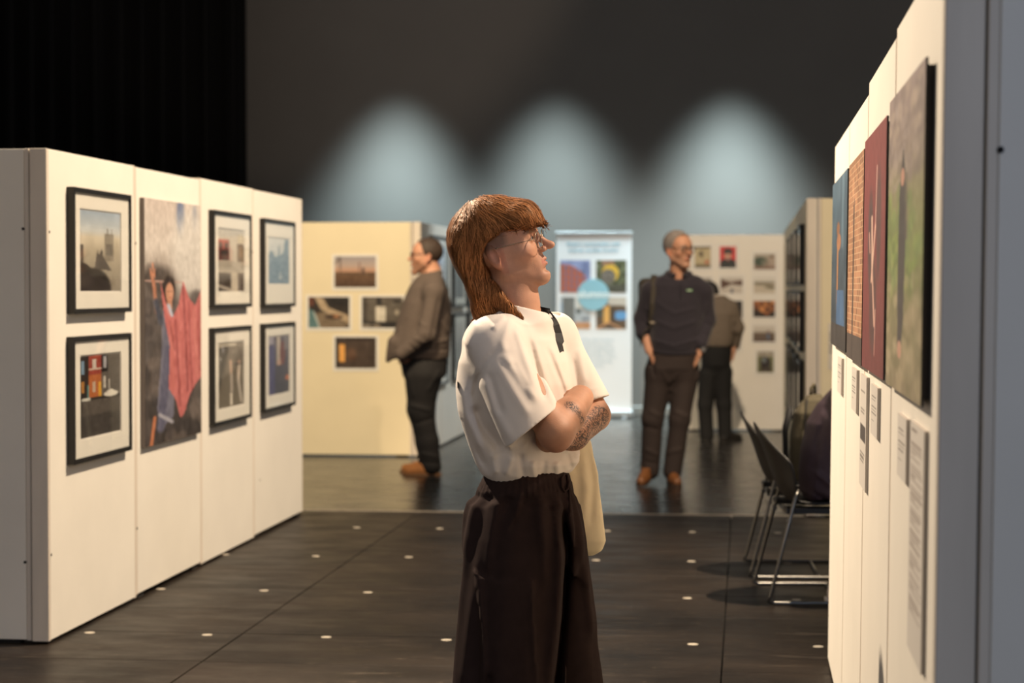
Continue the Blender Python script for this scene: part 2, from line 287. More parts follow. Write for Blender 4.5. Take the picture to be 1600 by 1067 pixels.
def pic_small(k):
    p = Pic(30, 24 if k not in (0, 1, 8, 9) else 38, seed=40 + k)
    if k == 0: p = Pic(24, 32, (188, 172, 134), 40).rect(0, 0, 1, .08, (60, 56, 44)).ell(.4, .35, .12, .12, (84, 74, 58)).rect(.2, .46, .7, .5, (150, 136, 104)).ell(.74, .72, .13, .09, (190, 110, 80)).rect(0, .85, 1, 1, (110, 100, 80)).noise(8, 8)
    if k == 1: p = Pic(24, 32, (206, 64, 62), 41).ell(.5, .25, .27, .15, (40, 40, 40)).ell(.5, .42, .2, .19, (198, 148, 122)).rect(.26, .26, .8, .33, (36, 36, 36)).poly([(0, 1), (.08, .66), (.35, .55), (.5, .66), (.65, .55), (.95, .66), (1, 1)], (42, 44, 44)).ell(.5, .56, .12, .05, (150, 140, 132))
    if k == 2: p.grad([(0, (190, 182, 170)), (.3, (150, 140, 124)), (1, (140, 120, 104))]).ell(.3, .5, .3, .28, (66, 80, 66)).rect(.7, .2, .95, .95, (176, 158, 142), .8).ell(.82, .2, .07, .08, (90, 66, 54)).rect(.0, .78, 1, 1, (120, 92, 78), .7).rect(.36, .4, .6, .8, (150, 140, 124), .6)
    if k == 3: p.grad([(0, (210, 206, 198)), (.25, (190, 180, 168)), (.6, (206, 198, 186)), (1, (190, 180, 168))]).poly([(0, .12), (.45, .35), (1, .2), (1, .55), (.5, .46), (.45, .5), (0, .75)], (90, 64, 50)).rect(.47, .7, .58, 1, (70, 76, 96))
    if k == 4: p.grad([(0, (218, 214, 206)), (.3, (210, 204, 192)), (.34, (96, 92, 76)), (.45, (190, 178, 160)), (1, (200, 190, 172))]).ell(.8, .62, .3, .07, (92, 88, 62)).ell(.45, .45, .4, .05, (128, 120, 96))
    if k == 5: p.a[:] = (80, 72, 66); p.rect(.75, 0, .95, 1, (40, 36, 36)).rect(.0, 0, .5, .3, (190, 182, 170)).noise(10, 6)
    if k == 6: p.a[:] = (38, 28, 22); p.poly([(0, .05), (1, .05), (1, .5), (.62, .85), (.35, .6), (0, .4)], (182, 112, 62)).blobs(16, .05, .1, .95, .55, .12, [(214, 146, 86), (120, 70, 38), (70, 42, 26)], .7)
    if k == 7: p.grad([(0, (214, 208, 198)), (.42, (190, 182, 170)), (.46, (112, 96, 82)), (1, (92, 76, 66))]).ell(.68, .42, .06, .1, (120, 84, 66)).rect(.63, .5, .74, .85, (84, 110, 140))
    if k == 8: p = Pic(24, 32, (50, 46, 44), 48).rect(0, 0, .4, .5, (120, 112, 104)).noise(9, 6)
    if k == 9: p = Pic(24, 32, (110, 110, 76), 49).rect(0, 0, 1, .25, (160, 152, 136)).ell(.5, .55, .3, .3, (48, 42, 42)).ell(.42, .4, .12, .12, (110, 120, 124)).rect(.2, .75, .85, .95, (70, 60, 54)).line(.35, .05, .35, .4, .03, (70, 64, 56)).noise(9, 8)
    if k == 10: p.a[:] = (74, 70, 66); p.rect(0, 0, 1, .3, (170, 164, 154)).noise(10, 6)
    return p
def pic_framed(k):
    rng = np.random.default_rng(70 + k); base = [(150, 168, 186), (182, 186, 190), (120, 118, 116), (168, 160, 150), (96, 104, 116), (140, 132, 124)][k % 6]
    p = Pic(26, 34, base, 70 + k); p.grad([(0, tuple(min(255, c + 40) for c in base)), (1, tuple(c * .6 for c in base))]); p.blobs(14, 0, .4, 1, 1, .2, [tuple(c * .5 for c in base), tuple(c * .8 for c in base)], .6); return p
def pic_bluefig():
    p = Pic(60, 150, (54, 76, 92), 30).grad([(0, (74, 98, 116)), (.4, (52, 72, 88)), (1, (40, 50, 60))])
    p.ell(.45, .30, .10, .04, (126, 88, 64)).ell(.5, .38, .14, .05, (156, 104, 72), .9).line(.44, .4, .42, .78, .06, (160, 112, 76)).poly([(.40, .66), (.85, .66), (.9, .86), (.38, .86)], (60, 92, 130)).rect(0, .86, 1, 1, (52, 48, 48)).line(.75, .0, .72, .4, .08, (120, 150, 168), .4).noise(6, 10); return p
def pic_brick():
    p = Pic(90, 240, (156, 110, 80), 31); rows = 34
    r = (p.Y * rows).astype(int); fy = p.Y * rows - r; bx = p.X * 9 + (r % 2) * .5; fx = bx - np.floor(bx)
    hsh = np.sin(r * 12.9898 + np.floor(bx) * 78.233) * 43758.5; hsh -= np.floor(hsh)
    p.a += ((hsh - .5) * 44)[..., None] * np.array([1, .8, .6]); p.mix(((fy < .14) | (fx < .07)).astype(float), (206, 176, 140), .8)
    p.rect(0, .87, 1, 1, (74, 64, 60)).line(.40, .24, .40, .6, .05, (62, 50, 46)).line(.40, .55, .38, .98, .05, (56, 46, 44)).line(.42, .2, .42, .3, .02, (60, 46, 40)).noise(6, 6); return p
def pic_red():
    p = Pic(80, 220, (122, 50, 50), 32).grad([(0, (124, 54, 54)), (.5, (120, 46, 48)), (1, (104, 40, 42))])
    p.ell(.36, .45, .12, .20, (70, 52, 52), .9, .5).ell(.72, .40, .10, .22, (76, 54, 54), .8, .5).ell(.5, .72, .16, .2, (72, 50, 50), .8, .5)
    p.line(.62, .16, .58, .40, .018, (206, 176, 164)).line(.58, .4, .42, .62, .04, (206, 168, 150)).line(.42, .36, .46, .6, .045, (212, 176, 158)).line(.46, .58, .58, .80, .04, (200, 160, 144)).line(.30, .42, .34, .5, .025, (196, 150, 140)).line(.62, .74, .6, .92, .02, (190, 140, 130)).noise(4, 30); return p
def pic_green():
    p = Pic(90, 250, (120, 124, 84), 33).grad([(0, (146, 130, 128)), (.2, (138, 124, 116)), (.38, (132, 130, 92)), (.55, (122, 134, 76)), (.72, (128, 124, 88)), (1, (134, 122, 98))])
    p.blobs(70, 0, .02, 1, .34, .08, [(160, 146, 142), (116, 104, 100), (170, 154, 140)], .45).blobs(60, 0, .34, 1, .66, .09, [(128, 150, 72), (92, 110, 56), (156, 164, 104), (108, 128, 74)], .55).blobs(50, 0, .62, 1, 1, .1, [(156, 142, 114), (116, 110, 80), (172, 158, 130)], .5)
    p.poly([(.40, .28), (.46, .2), (.52, .28), (.56, .5), (.52, .76), (.46, .86), (.36, .86), (.34, .6), (.36, .36)], (56, 52, 52)).ell(.45, .30, .05, .03, (186, 140, 120)).ell(.42, .86, .06, .03, (180, 138, 118)).line(.56, .3, .58, .5, .03, (96, 86, 76)).noise(6, 40); return p
# ---------------------------------------------------------------- room shell
def floor_mat(name, base, rough_lo, rough_hi, scuff, spec):
    m = bpy.data.materials.new(name); m.use_nodes = True; nt = m.node_tree; b = nt.nodes['Principled BSDF']; N = nt.nodes.new; K = nt.links.new
    g = N('ShaderNodeNewGeometry')
    def noise(sc, st, det=6, rg=.6):
        mp = N('ShaderNodeMapping'); mp.inputs['Scale'].default_value = st; K(g.outputs['Position'], mp.inputs[0])
        n = N('ShaderNodeTexNoise'); n.inputs['Scale'].default_value = sc; n.inputs['Detail'].default_value = det; n.inputs['Roughness'].default_value = rg; K(mp.outputs[0], n.inputs['Vector']); return n.outputs[0]
    def ramp(src, a, bb, c0, c1):
        r = N('ShaderNodeValToRGB'); r.color_ramp.elements[0].position = a; r.color_ramp.elements[1].position = bb; r.color_ramp.elements[0].color = (*c0, 1); r.color_ramp.elements[1].color = (*c1, 1); K(src, r.inputs[0]); return r.outputs[0]
    c1 = ramp(noise(1.6, (1, 1.4, 1)), .3, .72, tuple(x * .45 for x in base), tuple(x * 2.0 for x in base))
    sc = ramp(noise(7, (.35, 2.2, 1), 8, .72), .58, .74, (0, 0, 0), (scuff,) * 3)
    sp = ramp(noise(38, (.5, 1.4, 1), 3), .64, .72, (0, 0, 0), (scuff * .7,) * 3)
    mx = N('ShaderNodeMix'); mx.data_type = 'RGBA'; mx.blend_type = 'MIX'; K(sc, mx.inputs[0]); K(c1, mx.inputs[6]); mx.inputs[7].default_value = (.19, .15, .115, 1)
    mx2 = N('ShaderNodeMix'); mx2.data_type = 'RGBA'; K(sp, mx2.inputs[0]); K(mx.outputs[2], mx2.inputs[6]); mx2.inputs[7].default_value = (.26, .20, .14, 1)
    K(mx2.outputs[2], b.inputs['Base Color'])
    mr = N('ShaderNodeMapRange'); mr.inputs[1].default_value = .3; mr.inputs[2].default_value = .7; mr.inputs[3].default_value = rough_lo; mr.inputs[4].default_value = rough_hi; K(noise(3, (1, 2, 1)), mr.inputs[0]); K(mr.outputs[0], b.inputs['Roughness'])
    bp = N('ShaderNodeBump'); bp.inputs['Strength'].default_value = .12; bp.inputs['Distance'].default_value = .003; K(noise(60, (1, 1, 1), 3), bp.inputs['Height']); K(bp.outputs[0], b.inputs['Normal'])
    b.inputs['Specular IOR Level'].default_value = spec
    return m
M_FLOOR = floor_mat('stage_boards_black', (.0125, .0088, .0062), .36, .56, .42, .22)
M_FLOOR2 = floor_mat('rear_floor_black_gloss', (.013, .012, .011), .20, .30, .22, .5)
YT = 12.86
fl = MB().box((-9, -4, -.10), (6, YT, -.018)).build('floor', mat('floor_substrate', (14, 12, 11), .9)); tag(fl, kind='structure')
random.seed(5)
xs = [-.08 - 1.94 * k for k in range(-3, 5)]
xs = sorted(xs); ys = [8.23 + .63 * k for k in range(-16, 8)]
for i, ya in enumerate(ys):
    yb = min(ya + .63, YT - .006)
    if yb - ya < .05: continue
    for xa in xs[:-1]:
        o = MB().box((0, 0, -.018), (1.94 - .006, yb - ya - .006, 0), .0015).build('floor_board', M_FLOOR, fl)
        o.location = (xa, ya, random.uniform(-.0006, .0))
cap_me = MB().prism([(.021 * math.cos(a * math.pi / 8), .021 * math.sin(a * math.pi / 8)) for a in range(16)], 2, -.002, .0012).mesh('socket_cap')
M_CAP = mat('socket_cap_white', (206, 196, 178), .5, .1, 30)
for r, (yy, x0) in enumerate([(5.68, -2.63), (6.92, -2.69), (8.17, -2.645), (9.40, -2.70), (10.66, -2.715), (11.96, -2.255)]):
    for k in range(8):
        xx = x0 + .4885 * k
        if xx < 1.4 and not (r == 3 and k == 3): o = link('socket_cap', cap_me, M_CAP, fl); o.location = (xx, yy + random.uniform(-.012, .012), 0)
fr = MB().box((-9, YT, -.10), (6, 23.2, -.001)).build('floor_rear', M_FLOOR2); tag(fr, kind='structure')
#

t = MB().box((-3.0, YT - .006, -.02), (3.0, YT + .006, .0025)).build('trim_1', mat('floor_edge_strip', (196, 184, 166), .4, .2, 20)); tag(t, kind='structure')
M_WALL = mat('back_wall_grey_paint', (102, 99, 96), .75, .03, 2, .12, 60)
w = MB().box((-9, 22.88, 0), (7, 23.1, 7.5)).build('wall_back', M_WALL); tag(w, kind='structure')
w = MB().box((-9, 22.84, 0), (7, 22.88, .10), .006).build('baseboard_back', mat('skirting_grey', (112, 111, 108), .45)); tag(w, kind='structure')
# black stage curtain with pleats
def curtain():
    x1 = on_y(383.5, 200, 21.6)[0]; n = 260; xs_ = np.linspace(x1 - 5.2, x1, n); zs = [.02, .6, 2.2, 4.2, 6.6]; v = []; f = []
    for side in (0, 1):
        for z in zs:
            for x in xs_:
                a = .055 * math.sin(x * 26 + .5 * math.sin(x * 5)) * (1 - .25 * z / 7) + .02 * math.sin(x * 57 + z * .4)
                v.append((x, 21.6 + a + side * .012, z))
    m = len(zs)
    for side in (0, 1):
        o = side * n * m
        for j in range(m - 1):
            for i in range(n - 1):
                q = (o + j * n + i, o + j * n + i + 1, o + (j + 1) * n + i + 1, o + (j + 1) * n + i); f.append(q if not side else q[::-1])
    for j in range(m - 1):
        for i in (0, n - 1): f.append((j * n + i, (j + 1) * n + i, n * m + (j + 1) * n + i, n * m + j * n + i))
    me = bpy.data.meshes.new('stage_curtain'); me.from_pydata(v, [], f); o = link('stage_curtain', me, mat('black_velvet', (9, 8, 8), .95, sheen=.05, spec=.1), None, True)
    hem = MB(); hem.raw([(x, 21.6 + .055 * math.sin(x * 26 + .5 * math.sin(x * 5)) - .004, z) for z in (.015, .12) for x in xs_], [(i, i + 1, n + i + 1, n + i) for i in range(n - 1)])
    hem.build('hem', MATS['black_velvet'], o)
    tag(o, 'black pleated stage curtain hanging beside the grey back wall', 'curtain')
curtain()

# ---------------------------------------------------------------- display panels
PH = 1.945
def panel(label, axis, face, thick, a0, a1, mt=M_WHITE, h=PH, z0=.012, holes=(), group=None, edges=True):
    """axis 'x': a face at X=face, running along Y a0..a1; axis 'y': a face at Y=face running along X; thick signed away from the face"""
    ac = (a0 + a1) / 2
    root = empty('display_panel', (face, ac, 0) if axis == 'x' else (ac, face, 0), 0, label, 'display panel', group)
    hl = (a1 - a0) / 2 - .0015; t0, t1 = sorted((0, thick)); e = .020
    def bx(mb, l0, l1, d0, d1, zz0, zz1, b=0.):
        return mb.box((d0, l0, zz0), (d1, l1, zz1), b) if axis == 'x' else mb.box((l0, d0, zz0), (l1, d1, zz1), b)
    bx(MB(), -hl + e, hl - e, t0, t1, z0 + .004, h, .002).build('board', mt, root)
    for s in (-1, 1):
        l0, l1 = sorted((s * hl, s * (hl - e + .0008)))
        bx(MB(), l0, l1, t0 + .0006, t1 - .0006, z0, h + .0015, .0025).build('edge_lipping', M_EDGE if edges else mt, root)
        l0, l1 = sorted((s * (hl - .05), s * (hl - .14)))
        bx(MB(), l0, l1, t0 + .01, t1 - .01, 0, z0 + .006).build('glide_foot', M_DARKHOLE, root)
    for (l, z) in holes:
        q = [(.006 * math.cos(k * math.pi / 5), .006 * math.sin(k * math.pi / 5)) for k in range(10)]
        sgn = -1 if thick > 0 else 1
        mb = MB()
        if axis == 'x': mb.prism([(l + x, z + y) for x, y in q], 0, sgn * .0012, -sgn * .004)
        else: mb.prism([(l + x, z + y) for x, y in q], 1, sgn * .0012, -sgn * .004)
        mb.build('bolt_hole', M_DARKHOLE, root)
    return root
XL, XR = -2.715, .32
LJ = [7.885, 9.066, 10.190, 11.316, 12.60]
for i, (lb, hl) in enumerate([('white display panel carrying the misty tower and red brick house pictures', [(-.56, 1.62), (-.56, .35)]), ('white display panel behind the tall print of the woman with pink cloth', [(-.55, 1.60), (-.55, .32)]),
                        ('white display panel carrying the four-part collage and the two dancers pictures', [(.54, 1.60)]), ('white display panel carrying the pale blue city and dim purple room pictures', [(-.5, .32)])]):
    panel(lb, 'x', XL, -.07, LJ[i], LJ[i + 1], holes=hl, h=PH + (.0, -.004, .004, 0)[i], z0=(.010, .02, .010, .02)[i], group='left row of white display panels')
panel('dull shaded return panel with bolt holes at the near end of the framed picture row', 'y', 7.893, .07, -3.99, XL - .073, holes=[(.575, 1.632), (.575, .322)])
RJ = [3.55, 4.68, 5.72, 6.75, 7.86]; right_wall = []
for i, lb in enumerate(['white display panel behind the green field print and the long text sheet', 'white display panel behind the dark red print', 'white display panel behind the brick wall print', 'white display panel behind the blue print at the far end of the large print row']):
    right_wall.append(panel(lb, 'x', XR, .068, RJ[i], RJ[i + 1], h=(1.972, 1.955, 1.925, 1.925)[i], group='right row of white display panels'))
right_wall.append(panel('blue-grey shaded return panel with one bolt hole beside the green field print', 'y', 3.552, .068, XR + .071, 1.62, h=1.96, holes=[(-.59, 1.632)]))
panel('cream display panel with four small unframed photographs', 'y', 17.01, .065, -3.96, -2.738, M_CREAM)
for i in range(3):
    panel(['pale display panel just behind the man in tan shoes', 'pale display panel midway along the row behind the cream panel', 'pale display panel at the far end of the row behind the cream panel'][i], 'x', -2.67, -.065, 17.01 + 1.17 * i, 18.18 + 1.17 * i, group='side row of pale panels')
panel('pale cream display panel with ten small photo prints near the back wall', 'y', 20.46, .065, -.60, .405, M_WHITE, 1.92)
for i in range(6):
    panel(['cream display panel whose narrow end faces the chairs', 'cream display panel second from the chairs in the framed row', 'cream display panel third from the chairs in the framed row', 'cream display panel fourth from the chairs in the framed row', 'cream display panel fifth from the chairs in the framed row', 'cream display panel touching the small prints panel'][i], 'x', .368, .065, 12.80 + 1.17 * i, 13.97 + 1.17 * i if i < 5 else 20.2, M_CREAM, group='cream panels behind the chairs')
panel('cream return panel standing behind the chairs', 'y', 12.802, .065, .436, 1.6, M_CREAM)

# ---------------------------------------------------------------- framed pictures and prints
def place(face, a, b, z0, z1, kind):
    rz = {'L': math.pi / 2, 'R': -math.pi / 2, 'F': 0}[kind]
    c = (a + b) / 2
    return ((c, face, z0) if kind == 'F' else (face, c, z0)), rz, abs(b - a), z1 - z0
def framed(label, kind, face, a, b, z0, z1, pic, win, depth=.031, bar=.02, group=None, fmat=None):
    """win: picture window as fractions (x0,x1,ztop,zbottom) of the frame seen from the front"""
    loc, rz, w_, h_ = place(face, a, b, z0, z1, kind)
    r = empty('framed_picture', loc, rz, label, 'framed picture', group)
    d = depth; x = w_ / 2
    mb = MB()
    O = [(-x, 0), (x, 0), (x, h_), (-x, h_)]; I = [(-x + bar, bar), (x - bar, bar), (x - bar, h_ - bar), (-x + bar, h_ - bar)]
    v = [(p[0], -d, p[1]) for p in O] + [(p[0], -d, p[1]) for p in I] + [(p[0], -.001, p[1]) for p in O] + [(p[0], -.001, p[1]) for p in I]
    f = []
    for k in range(4):
        k2 = (k + 1) % 4; f += [(k, k2, 4 + k2, 4 + k), (8 + k, 12 + k, 12 + k2, 8 + k2), (k, 8 + k, 8 + k2, k2), (4 + k, 4 + k2, 12 + k2, 12 + k)]
    mb.raw(v, f).build('frame', fmat or M_FRAME, r)
    wx0, wx1 = -x + win[0] * w_, -x + win[1] * w_; wz1, wz0 = h_ * (1 - win[2]), h_ * (1 - win[3]); my = -d + .008; pw = .006
    O = [(-x + bar, bar), (x - bar, bar), (x - bar, h_ - bar), (-x + bar, h_ - bar)]; I = [(wx0 - pw, wz0 - pw), (wx1 + pw, wz0 - pw), (wx1 + pw, wz1 + pw), (wx0 - pw, wz1 + pw)]
    v = [(p[0], my, p[1]) for p in O] + [(p[0], my, p[1]) for p in I] + [(p[0], my + .004, p[1]) for p in I]; f = []
    for k in range(4): k2 = (k + 1) % 4; f += [(k, k2, 4 + k2, 4 + k), (4 + k, 4 + k2, 8 + k2, 8 + k)]
    MB().raw(v, f).build('mount', M_MAT, r)
    MB().raw([(wx0 - .02, my + .0042, wz0 - .02), (wx1 + .02, my + .0042, wz0 - .02), (wx1 + .02, my + .0042, wz1 + .02), (wx0 - .02, my + .0042, wz1 + .02)], [(0, 1, 2, 3)]).build('backing_paper', M_PAPER, r)
    link('print', pic_mesh('print', pic, wx1 - wx0, wz1 - wz0, my + .0034, wz0, wx0), M_PRINT, r)
    MB().raw([(-x + bar, -d + .003, bar), (x - bar, -d + .003, bar), (x - bar, -d + .003, h_ - bar), (-x + bar, -d + .003, h_ - bar)], [(0, 1, 2, 3)]).build('glass_pane', glass_mat(), r, recalc=False)
    return r
def flat_print(label, kind, face, a, b, z0, z1, pic, thick=.004, border=(0, 0, 0, 0), standoff=0., cat='photo print', group=None, name='photo_print', emat=None):
    loc, rz, w_, h_ = place(face, a, b, z0, z1, kind)
    r = empty(name, loc, rz, label, cat, group); x = w_ / 2; fy = -standoff - thick
    MB().box((-x, fy, 0), (x, -standoff if standoff else -.0003, h_)).build('backing_board', emat or M_PAPER, r)
    bl, br, bt, bb = border
    link('print', pic_mesh('print', pic, w_ - bl - br, h_ - bt - bb, fy - .0008, bb, -x + bl), M_PRINTM if name != 'photo_print' else M_PRINT, r)
    if standoff:
        i = .012
        for (lo, hi) in (((-x + i, -standoff, i), (x - i, -.0003, i + .025)), ((-x + i, -standoff, h_ - i - .025), (x - i, -.0003, h_ - i)), ((-x + i, -standoff, i + .025), (-x + i + .025, -.0003, h_ - i - .025)), ((x - i - .025, -standoff, i + .025), (x - i, -.0003, h_ - i - .025))):
            MB().box(lo, hi).build('rear_batten', mat('rear_batten_dark', (46, 42, 44), .7), r)
    return r
def leftwall(pl, pr, pt, pb, d):   # front-face pixels: left x, right x, top y and bottom y at the left edge
    A = on_x(pl, pt, XL + d); B = on_x(pl, pb, XL + d); R_ = on_x(pr, pt, XL + d); return A[1], R_[1], B[2], A[2]
def winfrac(fr4, pl, pr, pt, pb, d):
    a, b, z0, z1 = fr4; A = on_x(pl, pt, XL + d); B = on_x(pl, pb, XL + d); R_ = on_x(pr, pt, XL + d)
    return ((A[1] - a) / (b - a), (R_[1] - a) / (b - a), (z1 - A[2]) / (z1 - z0), (z1 - B[2]) / (z1 - z0))
G1 = 'black framed pictures on the white panels'
for lb, fp, wp, pc in [
    ('black framed picture of a tower in mist over a dark hill', (115.4, 205.5, 291.5, 490.5), (127, 190, 327.5, 454.5), pic_mist()),
    ('black framed picture of a red brick house with yellow door and white car', (115.2, 206, 526.5, 727), (127.6, 190, 557.5, 686), pic_house()),
    ('black framed collage of four small scenes, one bright red', (334.7, 393.5, 327.5, 481.5), (342.5, 383, 357, 455), pic_four()),
    ('black framed pale blue picture of a city skyline', (413.8, 461.8, 340.5, 480.5), (421, 453.5, 371, 443), pic_bluecity()),
    ('black framed picture of two pale dancers on brown ground', (335, 393.5, 512.5, 667), (343, 382.5, 537.5, 639.5), pic_dancers()),
    ('black framed picture of a dim purple room', (414, 462, 506, 645), (421, 453.5, 527, 618.5), pic_purple())]:
    q = leftwall(*fp, .031); framed(lb, 'L', XL, *q, pc, winfrac(q, *wp, .027), group=G1)
q = leftwall(225.3, 313.0, 308.5, 699.5, .022)
flat_print('tall unframed print of a woman holding up pink cloth among rocks', 'L', XL, *q, pic_dancer(), .022, name='mounted_print', cat='print', emat=mat('print_edge_grey', (120, 110, 104), .6))

def rightwall(xf, xn, yt, yb, X):
    A = on_x(xf, yt, X); B = on_x(xf, yb, X); N_ = on_x(xn, yt, X); return A[1], N_[1], B[2], A[2]
so = .013; th = .004; XF = XR - so - th
M_PEDGE = mat('print_board_black_edge', (30, 26, 26), .5)
for lb, (xf, xn, yt, yb), pc in [
    ('large unframed print of a figure in blue against dark teal', (1298, 1320.5, 290, 537), pic_bluefig()),
    ('large unframed print of a thin dark figure before a brick wall', (1323, 1345.5, 259.5, 557.5), pic_brick()),
    ('large unframed dark red print with pale twisting limbs', (1347, 1380, 222, 573), pic_red()),
    ('large unframed print of a dark standing figure in a green field', (1384.5, 1439, 161, 600), pic_green())]:
    a, b, z0, z1 = rightwall(xf, xn, yt, yb, XF)
    right_wall.append(flat_print(lb, 'R', XR, a, b, z0, z1, pc, th, standoff=so, name='mounted_print', cat='print', emat=M_PEDGE))
for k, (xf, xn, yt, yb, lb) in enumerate([(1308, 1314, 556, 611, 'small caption card under the blue print'), (1330, 1337.5, 573, 638, 'small caption card under the brick wall print'), (1343.5, 1353, 583, 755, 'long narrow caption card under the dark red print'),
                                      (1360, 1370, 599, 676, 'small caption card under the red print beside the long narrow card'), (1401.5, 1415, 644.5, 741, 'small caption card under the green field print'), (1421, 1443, 656.5, 1011, 'long text sheet covered with paragraphs beside the blue-grey return panel')]):
    a, b, z0, z1 = rightwall(xf, xn, yt, yb, XR - .008); big = k == 5
    pc = Pic(40, 150 if big else 70, (206, 200, 192), 60 + k)
    if big: pc.textlines(.03, .05, 1, .12, .5, (120, 108, 104)); [pc.textlines(.09 + .095 * j, .165 + .095 * j, 5, .1, .9, (140, 128, 122)) for j in range(8)]
    elif k == 2: pc.textlines(.14, .18, 1); pc.textlines(.3, .36, 2); pc.rect(.1, .45, .9, .58, (70, 64, 64)); pc.textlines(.68, .8, 3)
    else: pc.textlines(.22, .34, 2); pc.textlines(.42, .6, 3); pc.textlines(.7, .74, 1, .12, .5)
    right_wall.append(flat_print(lb, 'R', XR, a, b, z0, z1, pc, .0075, name='caption_card', cat='caption card', emat=mat('caption_board', (196, 186, 176), .6)))

# prints on the cream panel
GB = 'unframed photographs on the cream panel'
for lb, (x0, x1, y0, y1), pc in [('unframed photograph of a field at sunset with a mast', (522.6, 587, 400.5, 449), pic_field()), ('unframed photograph of pale cloth on a dark bed', (482, 545.5, 464, 512), pic_bed()),
                             ('unframed photograph of a grey room with white sheet partly behind the man in tan shoes', (565.7, 629, 464, 512), pic_room()), ('unframed photograph of a dark room with glowing doorway', (524, 587.5, 527, 575), pic_doorglow())]:
    A = on_y(x0, y1, 17.0); B = on_y(x1, y0, 17.0)
    flat_print(lb, 'F', 17.01, A[0] - .022, B[0] + .022, A[2] - .026, B[2] + .018, pc, .005, (.022, .022, .018, .026), group=GB)
GS = 'small prints on the rear right panel'
names = ['small print of a cream page with a red mark', 'small print of a man in cap before red', 'small print of a dark bush and a figure on a street', 'small print of a pale road between brown houses', 'small print of a pale snowy park with dark hedge', 'small print of a dim grey doorway behind the grey jacket', 'small print of orange rocks on black', 'small print of a blue figure on a brown beach', 'small dark portrait print beside the grey jacket sleeve', 'small portrait print of a dark vehicle on grass', 'small grey print mostly behind the navy jumper']
for k, (x0, x1, y0, y1) in enumerate([(1085.4, 1110.6, 385, 418.5), (1124.6, 1150, 385, 418.5), (1178, 1211.5, 396, 421), (1126, 1160, 432.5, 458), (1177.7, 1211, 432.5, 458.5), (1126, 1160, 470, 495.5), (1177, 1211, 470, 495.5), (1176.6, 1211, 508, 534), (1130, 1155.5, 510, 545), (1183, 1209, 549, 582), (1078, 1111, 434, 459)]):
    A = on_y(x0, y1, 20.45); B = on_y(x1, y0, 20.45)
    flat_print(names[k], 'F', 20.46, A[0] - .03, B[0] + .03, A[2] - .034, B[2] + .03, pic_small(k), .005, (.03, .03, .03, .034), group=GS)
# framed pictures on the side row behind the man in tan shoes
k = 0
for col, (ya, yb) in enumerate([(17.45, 18.45), (18.80, 19.62), (19.85, 20.45)]):
    for row, (z0, z1) in enumerate([(1.22, 1.85), (.55, 1.17)]):
        framed(['black framed pale picture beside the head of the man in tan shoes', 'black framed grey picture low beside the cream panel', 'black framed pale picture midway along the side row, upper', 'black framed grey picture midway along the side row, lower', 'black framed picture at the far end of the side row, upper', 'black framed picture at the far end of the side row, lower'][k], 'L', -2.67, ya, yb, z0, z1, pic_framed(k), (.14, .86, .14, .86), .035, .03, group='framed pictures on the side row'); k += 1
# framed pictures on the cream row seen nearly edge on
k = 0; words = ['nearest the chairs', 'second along from the chairs', 'third along from the chairs', 'farthest from the chairs']
for col, (ya, yb) in enumerate([(13.15, 13.75), (14.35, 14.95), (15.6, 16.2), (16.9, 17.5)]):
    for row, (z0, z1) in enumerate([(1.42, 1.80), (1.0, 1.38), (.42, .94)]):
        framed('black framed picture seen edge-on, %s, %s' % (words[col], ('top of its column', 'middle of its column', 'bottom of its column')[row]), 'R', .368, yb, ya, z0, z1, pic_framed(k), (.14, .86, .14, .86), .034, .022, group='framed pictures on the cream row'); k += 1
pc = Pic(20, 28, (214, 206, 192), 91).textlines(.2, .7, 6)
A = on_y(1294, 577, 12.79); B = on_y(1316, 505, 12.79)
flat_print('white paper notice on the cream return panel', 'F', 12.802, A[0], B[0], A[2], B[2], pc, .004, name='paper_notice', cat='notice')

